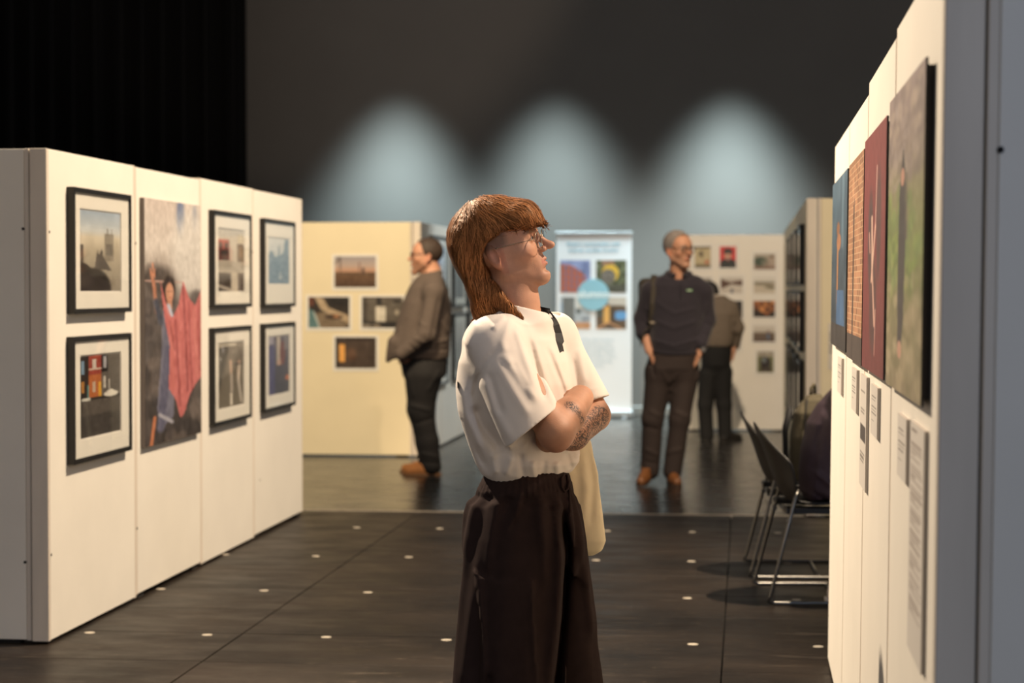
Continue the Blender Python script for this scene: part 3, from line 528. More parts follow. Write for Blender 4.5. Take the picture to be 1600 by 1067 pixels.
# ---------------------------------------------------------------- roll-up banner
def text_mesh(name, s, size, mt, parent, loc, align='CENTER', off=.0):
    cu = bpy.data.curves.new(name, 'FONT'); cu.body = s; cu.size = size; cu.align_x = align; cu.align_y = 'CENTER'; cu.offset = off; cu.resolution_u = 3
    o = bpy.data.objects.new(name, cu); COL.objects.link(o)
    me = bpy.data.meshes.new_from_object(o.evaluated_get(bpy.context.evaluated_depsgraph_get())); COL.objects.unlink(o); bpy.data.objects.remove(o)
    me.transform(Matrix.Rotation(math.pi / 2, 4, 'X')); ob = link(name, me, mt, parent); ob.location = loc; return ob
def banner():
    Yb = 22.36; A = on_y(868.3, 652, Yb); B = on_y(988, 652, Yb); xc = (A[0] + B[0]) / 2; hw = (B[0] - A[0]) / 2
    r = empty('roll_up_banner', (xc, Yb, 0), 0, 'white roll-up banner with light blue disc and four photos at the back wall', 'banner')
    mw = mat('banner_vinyl', (226, 230, 236), .5); al = mat('banner_aluminium', (150, 154, 158), .55, metal=.3)
    def lz(y): return on_y(930, y, Yb)[2]
    def lx(x): return on_y(x, 500, Yb)[0] - xc
    MB().box((-hw + .008, -.002, .06), (hw - .008, .002, 1.985)).build('screen', mw, r)
    MB().box((-hw - .006, -.05, .012), (hw + .006, .06, .085), .012).build('base_cassette', al, r)
    for s in (-1, 1): MB().box((s * hw * .8 - .02, -.12, 0), (s * hw * .8 + .02, .13, .014), .003).build('foot', al, r)
    MB().box((-hw, -.011, 1.975), (hw, .011, 2.005), .004).build('top_rail', al, r)
    MB().tube([(0, .02, .05), (0, .02, 1.985)], .009).build('rear_pole', al, r)
    mt = mat('banner_text_blue', (120, 170, 190), .6); mg = mat('banner_text_grey', (150, 176, 190), .6)
    def photo(x0, x1, y0, y1, pc): link('photo', pic_mesh('photo', pc, lx(x1) - lx(x0), lz(y0) - lz(y1), -.0036, lz(y1), lx(x0)), M_PRINT, r)
    p = Pic(40, 42, (128, 140, 182), 81).noise(14, 6).poly([(0, .12), (.35, .16), (.6, .28), (.84, .5), (.84, 1), (0, 1)], (176, 92, 66))
    for c in range(4):
        for rr in range(5): p.rect(.16 + c * .18, .2 + rr * .17 + c * .04, .25 + c * .18, .31 + rr * .17 + c * .04, (88, 104, 136))
    p.rect(0, .1, .04, 1, (70, 74, 90)); photo(875, 922.4, 406.5, 457, p)
    p = Pic(40, 42, (78, 84, 58), 82).noise(16, 12).rect(.2, 0, .6, .2, (150, 116, 96)).ell(.47, .4, .28, .26, (214, 172, 62)).ell(.40, .5, .24, .22, (104, 98, 92)).rect(.3, .75, 1, 1, (70, 70, 64), .8).noise(10, 16); photo(931.5, 978.5, 406.5, 457, p)
    p = Pic(40, 42, (170, 178, 186), 83).rect(.1, 0, .48, 1, (104, 108, 108)).rect(0, .2, .1, .7, (150, 170, 190)).ell(.6, .44, .08, .1, (90, 98, 98)).rect(.5, .0, 1, .35, (206, 208, 206)).rect(.72, .66, 1, .72, (80, 88, 110)).rect(.5, .78, 1, 1, (188, 140, 104)).noise(5, 9); photo(875, 922.4, 464, 513.6, p)
    p = Pic(40, 42, (92, 74, 58), 84).poly([(0, 0), (1, 0), (1, .28), (.45, .25)], (190, 182, 172)).rect(.25, .28, .45, .8, (214, 164, 92)).ell(.82, .58, .26, .14, (96, 150, 200)).rect(.46, .3, .62, 1, (70, 58, 48)).line(0, 1, .42, .78, .03, (206, 150, 104)).line(.42, .78, .85, 1, .03, (206, 150, 104)).rect(0, .25, .24, .62, (80, 84, 78)); photo(931.5, 978.5, 464, 513.6, p)
    cxx, czz = lx(927), lz(460.5); rad = .171
    d = MB().prism([(cxx + rad * math.cos(a * math.pi / 24), czz + rad * math.sin(a * math.pi / 24)) for a in range(48)], 1, -.0072, -.0042).build('logo_disc', mat('logo_disc_blue', (138, 186, 204), .6), r)
    text_mesh('logo_text', 'alumno', .112, mat('logo_white', (226, 238, 242), .6), d, (cxx, -.0085, czz + .005), off=.003)
    text_mesh('heading', 'Shaping communities with', .055, mt, r, (lx(927), -.0045, lz(381.5)), off=.0012)
    text_mesh('heading', 'smarter student housing', .055, mt, r, (lx(927), -.0045, lz(390.8)), off=.0012)
    for i, s in enumerate(['one of Place Built Scotland', 'pioneering diverse homes', 'committed to designing and', 'creating high-quality, modern', 'student accommodation with a', 'clear focus on enhancing', 'student living']):
        text_mesh('body_text', s, .040, mg, r, (lx(927), -.0045, lz(531 + 6.75 * i)))
    text_mesh('web_address', 'alumno.com', .048, mat('banner_text_dark', (120, 124, 128), .6), r, (lx(934), -.0045, lz(628.5)))
banner()

# ---------------------------------------------------------------- stacking chairs
M_SHELL = mat('chair_shell_black', (30, 27, 25), .42, .1, 6, .25, 500)
def chair(loc, rz, label):
    r = empty('sled_chair', loc, rz, label, 'chair', 'black sled base chairs')
    prof = [(.45, .405), (.43, .435), (.36, .45), (.24, .44), (.12, .432), (.05, .44), (.012, .47), (-.012, .53), (-.035, .60), (-.06, .67), (-.088, .74), (-.115, .80)]
    nW = 17; v = []
    for i, (x, z) in enumerate(prof):
        back = max(0, (i - 5) / (len(prof) - 6)); hw = .25 + .02 * math.sin(min(1, i / 6) * math.pi) if i < 7 else .262 + .012 * math.sin(back * 3)
        for k in range(nW):
            w_ = (k / (nW - 1) * 2 - 1); q = abs(w_)
            dx = (.12 * back + .02 * min(1, i / 5)) * q ** 2.2; dz = -.17 * back ** 1.6 * q ** 1.7 + (.018 * q ** 3 if i < 6 else 0)
            v.append((x + dx, w_ * hw, z + dz))
    f = [(i * nW + k, i * nW + k + 1, (i + 1) * nW + k + 1, (i + 1) * nW + k) for i in range(len(prof) - 1) for k in range(nW - 1)]
    me = bpy.data.meshes.new('seat_shell'); me.from_pydata(v, [], f); o = link('seat_shell', me, M_SHELL, r, True)
    m = o.modifiers.new('thick', 'SOLIDIFY'); m.thickness = .012; m.offset = -1; m = o.modifiers.new('sub', 'SUBSURF'); m.levels = 1; m.render_levels = 1
    for s in (-1, 1):
        y = s * .283
        pts = [(.05, y * .93, .505), (.035, y, .47), (-.075, y * 1.06, .04), (-.083, y * 1.06, .016), (-.06, y * 1.06, .0095), (.36, y * 1.06, .0095), (.395, y * 1.05, .014), (.40, y * 1.04, .04), (.375, y, .36), (.36, y * .9, .405)]
        MB().tube(pts, .0085, 10).build('leg_frame', M_CHROME, r, True)
        MB().box((.0, y * .55, .40), (.36, y * .95, .425), .004).build('seat_rail', M_SHELL, r)
        MB().tube([(.01, y * 1.03, .37), (.01, y * .94, .37)], .012, 10).build('rail_bolt', M_CHROME, r)
    MB().tube([(.02, -.24, .395), (.02, .24, .395)], .008, 8).build('cross_bar', M_CHROME, r, True)
    MB().tube([(.35, -.235, .395), (.35, .235, .395)], .008, 8).build('cross_bar', M_CHROME, r, True)
    MB().tube([(.25, -.26, .0095), (.25, .26, .0095)], .007, 8).build('floor_bar', M_CHROME, r, True)
    return r
chair((.157, 9.53, 0), math.radians(6), 'black shell chair with chrome sled legs under the seated person')
chair((.095, 10.35, 0), math.radians(2.5), 'black shell chair with chrome sled legs holding the olive backpack')
# ---------------------------------------------------------------- smooth solid modeller (distance fields + surface nets) for people and cloth
def A3(p): return np.array(p, float)
def rc(a, b, ra, rb):
    a, b = A3(a), A3(b); ba = b - a; l2 = ba @ ba + 1e-12; R_ = max(ra, rb)
    def d(x, y, z):
        px, py, pz = x - a[0], y - a[1], z - a[2]
        t = np.clip((px * ba[0] + py * ba[1] + pz * ba[2]) / l2, 0, 1)
        return np.sqrt((px - t * ba[0]) ** 2 + (py - t * ba[1]) ** 2 + (pz - t * ba[2]) ** 2) - (ra + (rb - ra) * t)
    return d, np.minimum(a, b) - R_, np.maximum(a, b) + R_
def ell(c, r, R_=None):
    c = A3(c); r = A3(r); m = r.max()
    def d(x, y, z):
        px, py, pz = x - c[0], y - c[1], z - c[2]
        if R_ is not None: px, py, pz = (R_[0, 0] * px + R_[1, 0] * py + R_[2, 0] * pz, R_[0, 1] * px + R_[1, 1] * py + R_[2, 1] * pz, R_[0, 2] * px + R_[1, 2] * py + R_[2, 2] * pz)
        k0 = np.sqrt((px / r[0]) ** 2 + (py / r[1]) ** 2 + (pz / r[2]) ** 2); k1 = np.sqrt((px / r[0] ** 2) ** 2 + (py / r[1] ** 2) ** 2 + (pz / r[2] ** 2) ** 2) + 1e-9
        return k0 * (k0 - 1) / k1
    return d, c - m, c + m
def rbox(c, hs, rad, R_=None):
    c = A3(c); hs = A3(hs); m = np.linalg.norm(hs) + rad
    def d(x, y, z):
        px, py, pz = x - c[0], y - c[1], z - c[2]
        if R_ is not None: px, py, pz = (R_[0, 0] * px + R_[1, 0] * py + R_[2, 0] * pz, R_[0, 1] * px + R_[1, 1] * py + R_[2, 1] * pz, R_[0, 2] * px + R_[1, 2] * py + R_[2, 2] * pz)
        qx, qy, qz = np.abs(px) - hs[0], np.abs(py) - hs[1], np.abs(pz) - hs[2]
        return np.sqrt(np.maximum(qx, 0) ** 2 + np.maximum(qy, 0) ** 2 + np.maximum(qz, 0) ** 2) + np.minimum(np.maximum(qx, np.maximum(qy, qz)), 0) - rad
    return d, c - m, c + m
def loft(keys, yaw, n=2.3):
    """keys (z, cu, cv, half width across, half depth along forward); forward = (cos yaw, sin yaw)"""
    K_ = np.array(sorted(keys), float); c, s = math.cos(yaw), math.sin(yaw); m = K_[:, 3:].max() * 1.1
    def d(x, y, z):
        I = [np.interp(z, K_[:, 0], K_[:, i]) for i in range(1, 5)]
        px, py = x - I[0], y - I[1]; f = px * c + py * s; l = -px * s + py * c
        q = (np.abs(l / I[2]) ** n + np.abs(f / I[3]) ** n + 1e-12) ** (1 / n)
        dd = (q - 1) * np.minimum(I[2], I[3]); return np.maximum(dd, np.maximum(z - K_[-1, 0], K_[0, 0] - z))
    lo = A3([(K_[:, 1]).min() - m, K_[:, 2].min() - m, K_[0, 0]]); hi = A3([K_[:, 1].max() + m, K_[:, 2].max() + m, K_[-1, 0]]); return d, lo, hi
def halfspace(p, n):
    p = A3(p); n = A3(n); n = n / np.linalg.norm(n); return lambda x, y, z: (x - p[0]) * n[0] + (y - p[1]) * n[1] + (z - p[2]) * n[2]
class Vol:
    def __init__(s, lo, hi, h):
        s.h = h; s.lo = A3(lo); s.n = np.ceil((A3(hi) - s.lo) / h).astype(int) + 1; s.F = np.full(s.n, 9., np.float32)
        s.ax = [s.lo[i] + h * np.arange(s.n[i]) for i in range(3)]
    def sl(s, lo, hi, m):
        a = np.clip(np.floor((lo - m - s.lo) / s.h).astype(int), 0, s.n); b = np.clip(np.ceil((hi + m - s.lo) / s.h).astype(int) + 1, 0, s.n)
        return tuple(slice(a[i], b[i]) for i in range(3))
    def pts(s, q): return s.ax[0][q[0]][:, None, None], s.ax[1][q[1]][None, :, None], s.ax[2][q[2]][None, None, :]
    def add(s, prim, k=0., op='u'):
        d, lo, hi = prim; q = s.sl(lo, hi, k + 4 * s.h)
        if any(x.stop <= x.start for x in q): return s
        b = d(*s.pts(q)); a = s.F[q]
        if op == 's': a, b, sg = -a, b, -1
        else: sg = 1
        if k > 0: h = np.clip(.5 + .5 * (b - a) / k, 0, 1); r = b * (1 - h) + a * h - k * h * (1 - h)
        else: r = np.minimum(a, b)
        s.F[q] = sg * r; return s
    def sub(s, prim, k=0.): return s.add(prim, k, 's')
    def cut(s, hs, lo=None, hi=None):
        q = s.sl(s.lo if lo is None else A3(lo), (s.lo + s.h * s.n) if hi is None else A3(hi), 0); s.F[q] = np.maximum(s.F[q], hs(*s.pts(q))); return s
    def disp(s, fn, band=.035):
        i, j, k = np.nonzero(np.abs(s.F) < band)
        if len(i): s.F[i, j, k] -= fn(s.ax[0][i], s.ax[1][j], s.ax[2][k]).astype(np.float32)
        return s
    def mesh(s):
        Fv = s.F; N_ = Fv < 0; nx, ny, nz = s.n; c = N_[:-1, :-1, :-1]; al = np.ones_like(c); an = np.zeros_like(c); off = [(a, b, d) for a in (0, 1) for b in (0, 1) for d in (0, 1)]
        for (a, b, d) in off: w_ = N_[a:nx - 1 + a, b:ny - 1 + b, d:nz - 1 + d]; al &= w_; an |= w_
        I, J, K_ = np.nonzero(an & ~al); val = np.stack([Fv[I + a, J + b, K_ + d] for a, b, d in off], 1); acc = np.zeros((len(I), 3)); cnt = np.zeros(len(I))
        for p in range(8):
            for q in range(p + 1, 8):
                o1, o2 = A3(off[p]), A3(off[q])
                if np.abs(o1 - o2).sum() != 1: continue
                va, vb = val[:, p], val[:, q]; m = (va < 0) != (vb < 0); t = np.where(m, va / np.where(m, va - vb, 1), 0)
                acc[m] += o1 + t[m, None] * (o2 - o1); cnt[m] += 1
        V = s.lo + s.h * (np.stack([I, J, K_], 1) + acc / cnt[:, None]); idx = np.full(c.shape, -1, np.int64); idx[I, J, K_] = np.arange(len(I)); faces = []
        for ax in range(3):
            o1, o2 = [(1, 2), (2, 0), (0, 1)][ax]; A_ = [slice(1, -1)] * 3; B_ = [slice(1, -1)] * 3; A_[ax] = slice(0, -1); B_[ax] = slice(1, None)
            a, b = N_[tuple(A_)], N_[tuple(B_)]; e = np.nonzero(a != b); e_ = np.stack(e, 1); e_[:, o1] += 1; e_[:, o2] += 1
            def cell(d1, d2): g = e_.copy(); g[:, o1] -= d1; g[:, o2] -= d2; return idx[g[:, 0], g[:, 1], g[:, 2]]
            qd = np.stack([cell(1, 1), cell(0, 1), cell(0, 0), cell(1, 0)], 1); fl_ = b[e]; qd[fl_] = qd[fl_][:, ::-1]; faces.append(qd)
        Fq = np.concatenate(faces); a, b, c3 = V[Fq[:, 0]], V[Fq[:, 1]], V[Fq[:, 2]]
        if np.einsum('ij,ij->i', a - V.mean(0), np.cross(b - V.mean(0), c3 - V.mean(0))).sum() < 0: Fq = Fq[:, ::-1]
        return V, Fq
def relax(V, Fc, it=2, lam=.5):
    e = np.concatenate([Fc[:, [0, 1]], Fc[:, [1, 2]], Fc[:, [2, 3]], Fc[:, [3, 0]]]); n = len(V); deg = np.bincount(e.ravel(), minlength=n)[:, None]
    for _ in range(it):
        S = np.zeros_like(V)
        for k in range(3): S[:, k] = np.bincount(e[:, 0], V[e[:, 1], k], n) + np.bincount(e[:, 1], V[e[:, 0], k], n)
        V = V + lam * (S / np.maximum(deg, 1) - V)
    return V
def vobj(name, vol, mt, parent, it=1, colf=None, extra=None):
    V, Fc = vol.mesh(); V = relax(V, Fc, it) if it else V
    me = np_mesh(name, V, Fc)
    if colf: set_col(me, colf(V))
    return link(name, me, mt, parent, True)
_rs = np.random.default_rng(11)
_W = _rs.normal(size=(24, 3)); _W /= np.linalg.norm(_W, axis=1)[:, None]; _PH = _rs.uniform(0, 6.28, 24)
def n3(x, y, z, fr, k0=0, n=6):
    r = 0
    for k in range(n):
        w_ = _W[(k0 + k) % 24] * fr * (.7 + .6 * ((k * 37 + k0 * 11) % 10) / 10); r = r + np.sin(x * w_[0] + y * w_[1] + z * w_[2] + _PH[(k0 + k) % 24])
    return r / n
def rotm(yaw, pitch, roll):
    cy, sy = math.cos(yaw), math.sin(yaw); cp, sp = math.cos(-pitch), math.sin(-pitch); cr, sr = math.cos(roll), math.sin(roll)
    return np.array([[cy, -sy, 0], [sy, cy, 0], [0, 0, 1]]) @ np.array([[cp, 0, sp], [0, 1, 0], [-sp, 0, cp]]) @ np.array([[1, 0, 0], [0, cr, -sr], [0, sr, cr]])
class Fig:
    """a person: local axes u (camera right), v (away), z up; pixels are turned into points at a chosen depth offset v"""
    def __init__(s, px0, D, label, cat='person'):
        s.D = D; s.u0 = D * ((px0 - CX) / F) / 1.0 * 1.0
        r0 = ray(px0, 450); s.u0 = float(D / (r0 @ fh) * (r0 @ rt)); loc = rt * s.u0 + fh * D
        s.root = empty('person', (loc[0], loc[1], 0), YAW, label, cat)
    def P(s, x, y, v=0.):
        r = ray(x, y); q = C0 + r * (s.D + v) / (r @ fh); return A3([q @ rt - s.u0, v, q[2]])
def fold_fn(fig, folds):
    """folds: (list of pixels, height, width) seen from the camera side; each fades out towards its two ends"""
    lines = [([fig.P(x, y)[[0, 2]] for x, y in pts], h, w_) for pts, h, w_ in folds]
    def fn(x, y, z):
        r = np.zeros(np.shape(x))
        for q, h, w_ in lines:
            L_ = [np.linalg.norm(q[i + 1] - q[i]) for i in range(len(q) - 1)]; T_ = sum(L_); best = np.full(np.shape(x), 9.); par = np.zeros(np.shape(x)); acc = 0.
            for i in range(len(q) - 1):
                a, d = q[i], q[i + 1] - q[i]; t = np.clip(((x - a[0]) * d[0] + (z - a[1]) * d[1]) / (d @ d), 0, 1)
                dd = np.hypot(x - a[0] - t * d[0], z - a[1] - t * d[1]); m = dd < best; best = np.where(m, dd, best); par = np.where(m, (acc + t * L_[i]) / T_, par); acc += L_[i]
            r += h * np.exp(-(best / w_) ** 2) * np.clip(np.sin(np.clip(par, 0, 1) * math.pi) * 2.2 + .12, 0, 1)
        return r
    return fn
def unit(v): v = A3(v); return v / (np.linalg.norm(v) + 1e-9)
def hand(vol, w, d, n, curl=.5, side=1, sc=1., thumb=.6):
    """palm and five fingers from wrist w towards d; n: palm normal; side: thumb side sign"""
    w, d = A3(w), unit(d); n = unit(A3(n) - d * (A3(n) @ d)); s = np.cross(d, n) * side
    R_ = np.stack([d, s, n], 1); vol.add(rbox(w + d * .045 * sc, (.040 * sc, .030 * sc, .006 * sc), .009 * sc, R_), .012)
    for k, (o, L_) in enumerate([(.030, .072), (.010, .080), (-.011, .075), (-.030, .058)]):
        p = w + d * .086 * sc + s * o * sc; a = .0
        for j, fr_ in enumerate((.45, .32, .23)):
            a += curl * (.55, .75, .55)[j]; q = p + (d * math.cos(a) + n * math.sin(a)) * L_ * fr_ * sc
            vol.add(rc(p, q, (.0088 - .0008 * j) * sc, (.0082 - .0009 * j) * sc), .003); p = q
    p = w + d * .025 * sc + s * .030 * sc; q = p + (d * .6 + s * .75 + n * .25) * .040 * sc; vol.add(rc(p, q, .012 * sc, .0095 * sc), .012)
    q2 = q + unit(d * .9 + s * .1 * (1 - thumb) + n * thumb) * .034 * sc; vol.add(rc(q, q2, .0095 * sc, .0078 * sc), .004)
SKIN = dict(base=(.50, .258, .158), lip=(.40, .13, .10), red=(.50, .19, .12), stub=(.20, .115, .08), brow=(.085, .045, .025))
def skin_mat(name, ink=False):
    if name in MATS: return MATS[name]
    m = mat(name, (200, 140, 110), .58, .05, 60, .2, 420, attr='Col', sss=.12)
    if ink:
        nt = m.node_tree; b = nt.nodes['Principled BSDF']; src = b.inputs['Base Color'].links[0].from_socket
        tc = nt.nodes.new('ShaderNodeTexCoord'); at = nt.nodes.new('ShaderNodeAttribute'); at.attribute_name = 'Ink'
        nz = nt.nodes.new('ShaderNodeTexNoise'); nz.inputs['Scale'].default_value = 55; mxv = nt.nodes.new('ShaderNodeVectorMath'); mxv.operation = 'MULTIPLY_ADD'; nt.links.new(nz.outputs['Color'], mxv.inputs[0]); mxv.inputs[1].default_value = (.03, .03, .03); nt.links.new(tc.outputs['Object'], mxv.inputs[2]); nt.links.new(tc.outputs['Object'], nz.inputs['Vector'])
        vo = nt.nodes.new('ShaderNodeTexVoronoi'); vo.feature = 'DISTANCE_TO_EDGE'; vo.inputs['Scale'].default_value = 95; nt.links.new(mxv.outputs[0], vo.inputs['Vector'])
        mr = nt.nodes.new('ShaderNodeMapRange'); mr.inputs[1].default_value = .05; mr.inputs[2].default_value = .16; mr.inputs[3].default_value = 1; mr.inputs[4].default_value = .12; nt.links.new(vo.outputs['Distance'], mr.inputs[0])
        mu = nt.nodes.new('ShaderNodeMath'); mu.operation = 'MULTIPLY'; nt.links.new(mr.outputs[0], mu.inputs[0]); nt.links.new(at.outputs['Fac'], mu.inputs[1])
        mx = nt.nodes.new('ShaderNodeMix'); mx.data_type = 'RGBA'; nt.links.new(mu.outputs[0], mx.inputs[0]); nt.links.new(src, mx.inputs[6]); mx.inputs[7].default_value = (.035, .028, .028, 1); nt.links.new(mx.outputs[2], b.inputs['Base Color'])
    return m
EYE = mat('eye_white', (205, 195, 185), .2); IRIS = mat('iris_dark', (40, 30, 24), .15)
def head(fig, V, O, yaw, pitch, roll, sc, neck, stub=0., beard=None, nose=1., base=None, jaw=1., browc=None, wide=1.):
    """head prims in its own frame (x forward, y left, z up, origin between the ears) blended into the body volume V; neck: list of (figure point, radius)"""
    R_ = rotm(yaw, pitch, roll); O = A3(O)
    class Loc:
        def add(s, prim, k=0., op='u'):
            d, lo, hi = prim; cn = np.array([[(lo, hi)[i][0], (lo, hi)[j][1], (lo, hi)[m][2]] for i in (0, 1) for j in (0, 1) for m in (0, 1)]); W = (cn * sc) @ R_.T + O
            def dd(x, y, z):
                x, y, z = x - O[0], y - O[1], z - O[2]
                return sc * d((R_[0, 0] * x + R_[1, 0] * y + R_[2, 0] * z) / sc, (R_[0, 1] * x + R_[1, 1] * y + R_[2, 1] * z) / sc, (R_[0, 2] * x + R_[1, 2] * y + R_[2, 2] * z) / sc)
            V.add((dd, W.min(0), W.max(0)), k * sc, op); return s
        def sub(s, prim, k=0.): return s.add(prim, k, 's')
    H_ = Loc()
    H_.add(ell((-.012, 0, .052), (.098, .076, .086))).add(ell((.045, 0, -.005), (.052, .062, .088)), .03).add(ell((.052, 0, .055), (.042, .060, .050)), .03)
    for s in (-1, 1):
        H_.add(rc((.012, s * .052 * wide, -.040), (.080, s * .016, -.084 * jaw), .017, .015), .03)
        H_.add(rc((.012, s * .055 * wide, .01), (.012, s * .052 * wide, -.045), .016, .017), .03)
        H_.add(ell((.062, s * .046, -.004), (.024, .02, .02)), .03)
        H_.add(rc((.084, s * .040, .040), (.094, s * .012, .040), .0085, .009), .014)
    H_.add(ell((.090, 0, -.082 * jaw), (.017, .021, .018)), .022).add(ell((.082, 0, -.045), (.023, .031, .032)), .022)
    for i in range(len(neck) - 1): V.add(rc(neck[i][0], neck[i + 1][0], neck[i][1], neck[i + 1][1]), .022)
    for s in (-1, 1): H_.sub(ell((.103, s * .032, .023), (.015, .018, .013)), .014)
    H_.add(rc((.098, 0, .032), (.117 + .012 * (nose - 1), 0, .0), .0075, .009), .012).add(ell((.120 + .02 * (nose - 1), 0, -.006), (.0135, .0105, .0105)), .008)
    for s in (-1, 1): H_.add(ell((.110, s * .0125, -.011), (.010, .0075, .0085)), .006); H_.sub(ell((.113, s * .006, -.019), (.006, .0035, .004)), .003)
    for s in (-1, 1):
        H_.add(ell((.0835, s * .032, .026), (.0145, .0165, .0125)), .006); H_.sub(ell((.097, s * .033, .0255), (.0085, .0125, .0042)), .003)
    for s in (-1, 1):
        H_.add(rc((.1045, 0, -.037), (.094, s * .021, -.0425), .0062, .003), .004); H_.add(rc((.1035, 0, -.0495), (.094, s * .019, -.0445), .0068, .003), .004)
    H_.sub(ell((.1115, 0, -.0432), (.010, .023, .0016)), .002); H_.sub(ell((.104, 0, -.064), (.008, .022, .005)), .012)
    for s in (-1, 1):
        Re = rotm(s * .45, .25, 0); H_.add(ell((-.010, s * (.080 * wide), .004), (.019, .0085, .033), Re), .007); H_.sub(ell((-.003, s * (.0885 * wide), .007), (.0095, .0075, .019), Re), .004); H_.add(ell((-.001, s * .076 * wide, -.024), (.009, .0065, .009)), .006)
    for s in (-1, 1):
        c = (A3([.0825, s * .032, .0255]) * sc) @ R_.T + O; e = empty_sphere('eye', .0135 * sc, c, EYE, fig.root); cc = (A3([.0825 + .0098, s * .0325, .0255]) * sc) @ R_.T + O; i_ = empty_sphere('iris', .0052 * sc, cc - c, IRIS, e)
    b = A3(base or SKIN['base'])
    def paint(W):
        col = np.tile(b, (len(W), 1)); L_ = ((W - O) @ R_) / sc; x, y, z = L_.T; hd = (np.abs(x) < .16) & (np.abs(y) < .11) & (z > -.12)
        def mixc(m, c, al): m = (np.clip(m, 0, 1) * al * hd)[:, None]; col[:] = col * (1 - m) + A3(c) * m
        mixc(1.2 - np.sqrt(((x - .062) / .03) ** 2 + ((np.abs(y) - .05) / .022) ** 2 + ((z + .01) / .026) ** 2), SKIN['red'], .45); mixc(1.3 - np.sqrt(((x - .12) / .02) ** 2 + (y / .018) ** 2 + ((z + .005) / .018) ** 2), SKIN['red'], .5)
        mixc((np.abs(y) - .070 * wide) / .006 * (x < .02) * (np.abs(z) < .045), SKIN['red'], .5)
        bd = np.clip((-.022 - z) / .02, 0, 1) * np.clip((x + .005) / .02, 0, 1) * np.clip((z + .115) / .03, 0, 1); ust = np.exp(-((z + .027) / .008) ** 2) * (x > .09) * (np.abs(y) < .028)
        if stub: mixc(np.maximum(bd * (1 - np.exp(-((z + .043) / .009) ** 2) * (x > .085)), ust), beard or SKIN['stub'], stub)
        mixc(np.exp(-((z + .0432) / .0095) ** 2) * np.clip((x - .093) / .004, 0, 1) * (np.abs(y) < .0235), SKIN['lip'], .75)
        mixc(1.6 - np.sqrt(((np.abs(y) - .032) / .022) ** 2 + ((z - .0445 + .12 * np.maximum(np.abs(y) - .035, 0)) / .0048) ** 2 + ((x - .095) / .03) ** 2), browc or SKIN['brow'], .85)
        return col
    return paint, R_, O
def empty_sphere(name, r, c, mt, parent):
    bm = bmesh.new(); bmesh.ops.create_uvsphere(bm, u_segments=14, v_segments=9, radius=r); me = bpy.data.meshes.new(name); bm.to_mesh(me); bm.free(); o = link(name, me, mt, parent, True); o.location = tuple(c); return o
def body_obj(fig, V, paint, mt, ink=None, more=None):
    a, b = V.mesh(); a = relax(a, b, 1, .4); c = paint(a)
    if more: c = more(a, c)
    me = np_mesh('body', a, b); set_col(me, c)
    if ink is not None: k = ink(a); set_col(me, np.stack([k] * 3, 1), 'Ink')
    return link('body', me, mt, fig.root, True)
def glasses(fig, R_, O, sc, rx=.0235, rz=.0215, wire=.0011, mt=None, x0=.112, zc=.021, yc=.034, rect=0.):
    mt = mt or mat('glasses_wire', (150, 130, 100), .25, metal=.9); T = lambda p: (A3(p) * sc) @ R_.T + O; g = None
    mb = MB()
    for s in (-1, 1):
        ring = []
        for k in range(28):
            a = 2 * math.pi * k / 28; c_, s_ = math.cos(a), math.sin(a); e = 2 / (2 + 2 * rect); yy = math.copysign(abs(c_) ** e, c_) * rx; zz = math.copysign(abs(s_) ** e, s_) * rz
            ring.append(T((x0 - .25 * max(0, s * 0 + abs(yy + s * yc) - .034) - .05 * abs(yy), s * yc + yy, zc + zz - .06 * abs(zz))))
        mb.tube(ring, wire * sc, 6, True)
        mb.tube([T((x0 - .006, s * (yc + rx), zc + .006)), T((x0 - .02, s * (.070), zc + .007)), T((.05, s * .075, zc + .008)), T((.0, s * .079, zc + .009)), T((-.018, s * .080, zc - .004))], wire * sc, 6)
    mb.tube([T((x0 + .001, -yc + rx - .001, zc + .006)), T((x0 + .004, 0, zc + .010)), T((x0 + .001, yc - rx + .001, zc + .006))], wire * sc, 6)
    g = mb.build('glasses', mt, fig.root, True)
    for s in (-1, 1):
        pts = []
        for k in range(20):
            a = 2 * math.pi * k / 20; e = 2 / (2 + 2 * rect); c_, s_ = math.cos(a), math.sin(a); pts.append(T((x0 - .002, s * yc + math.copysign(abs(c_) ** e, c_) * rx * .97, zc + math.copysign(abs(s_) ** e, s_) * rz * .97)))
        MB().raw(pts, [tuple(range(20))]).build('lens', glass_mat(), g, recalc=False)
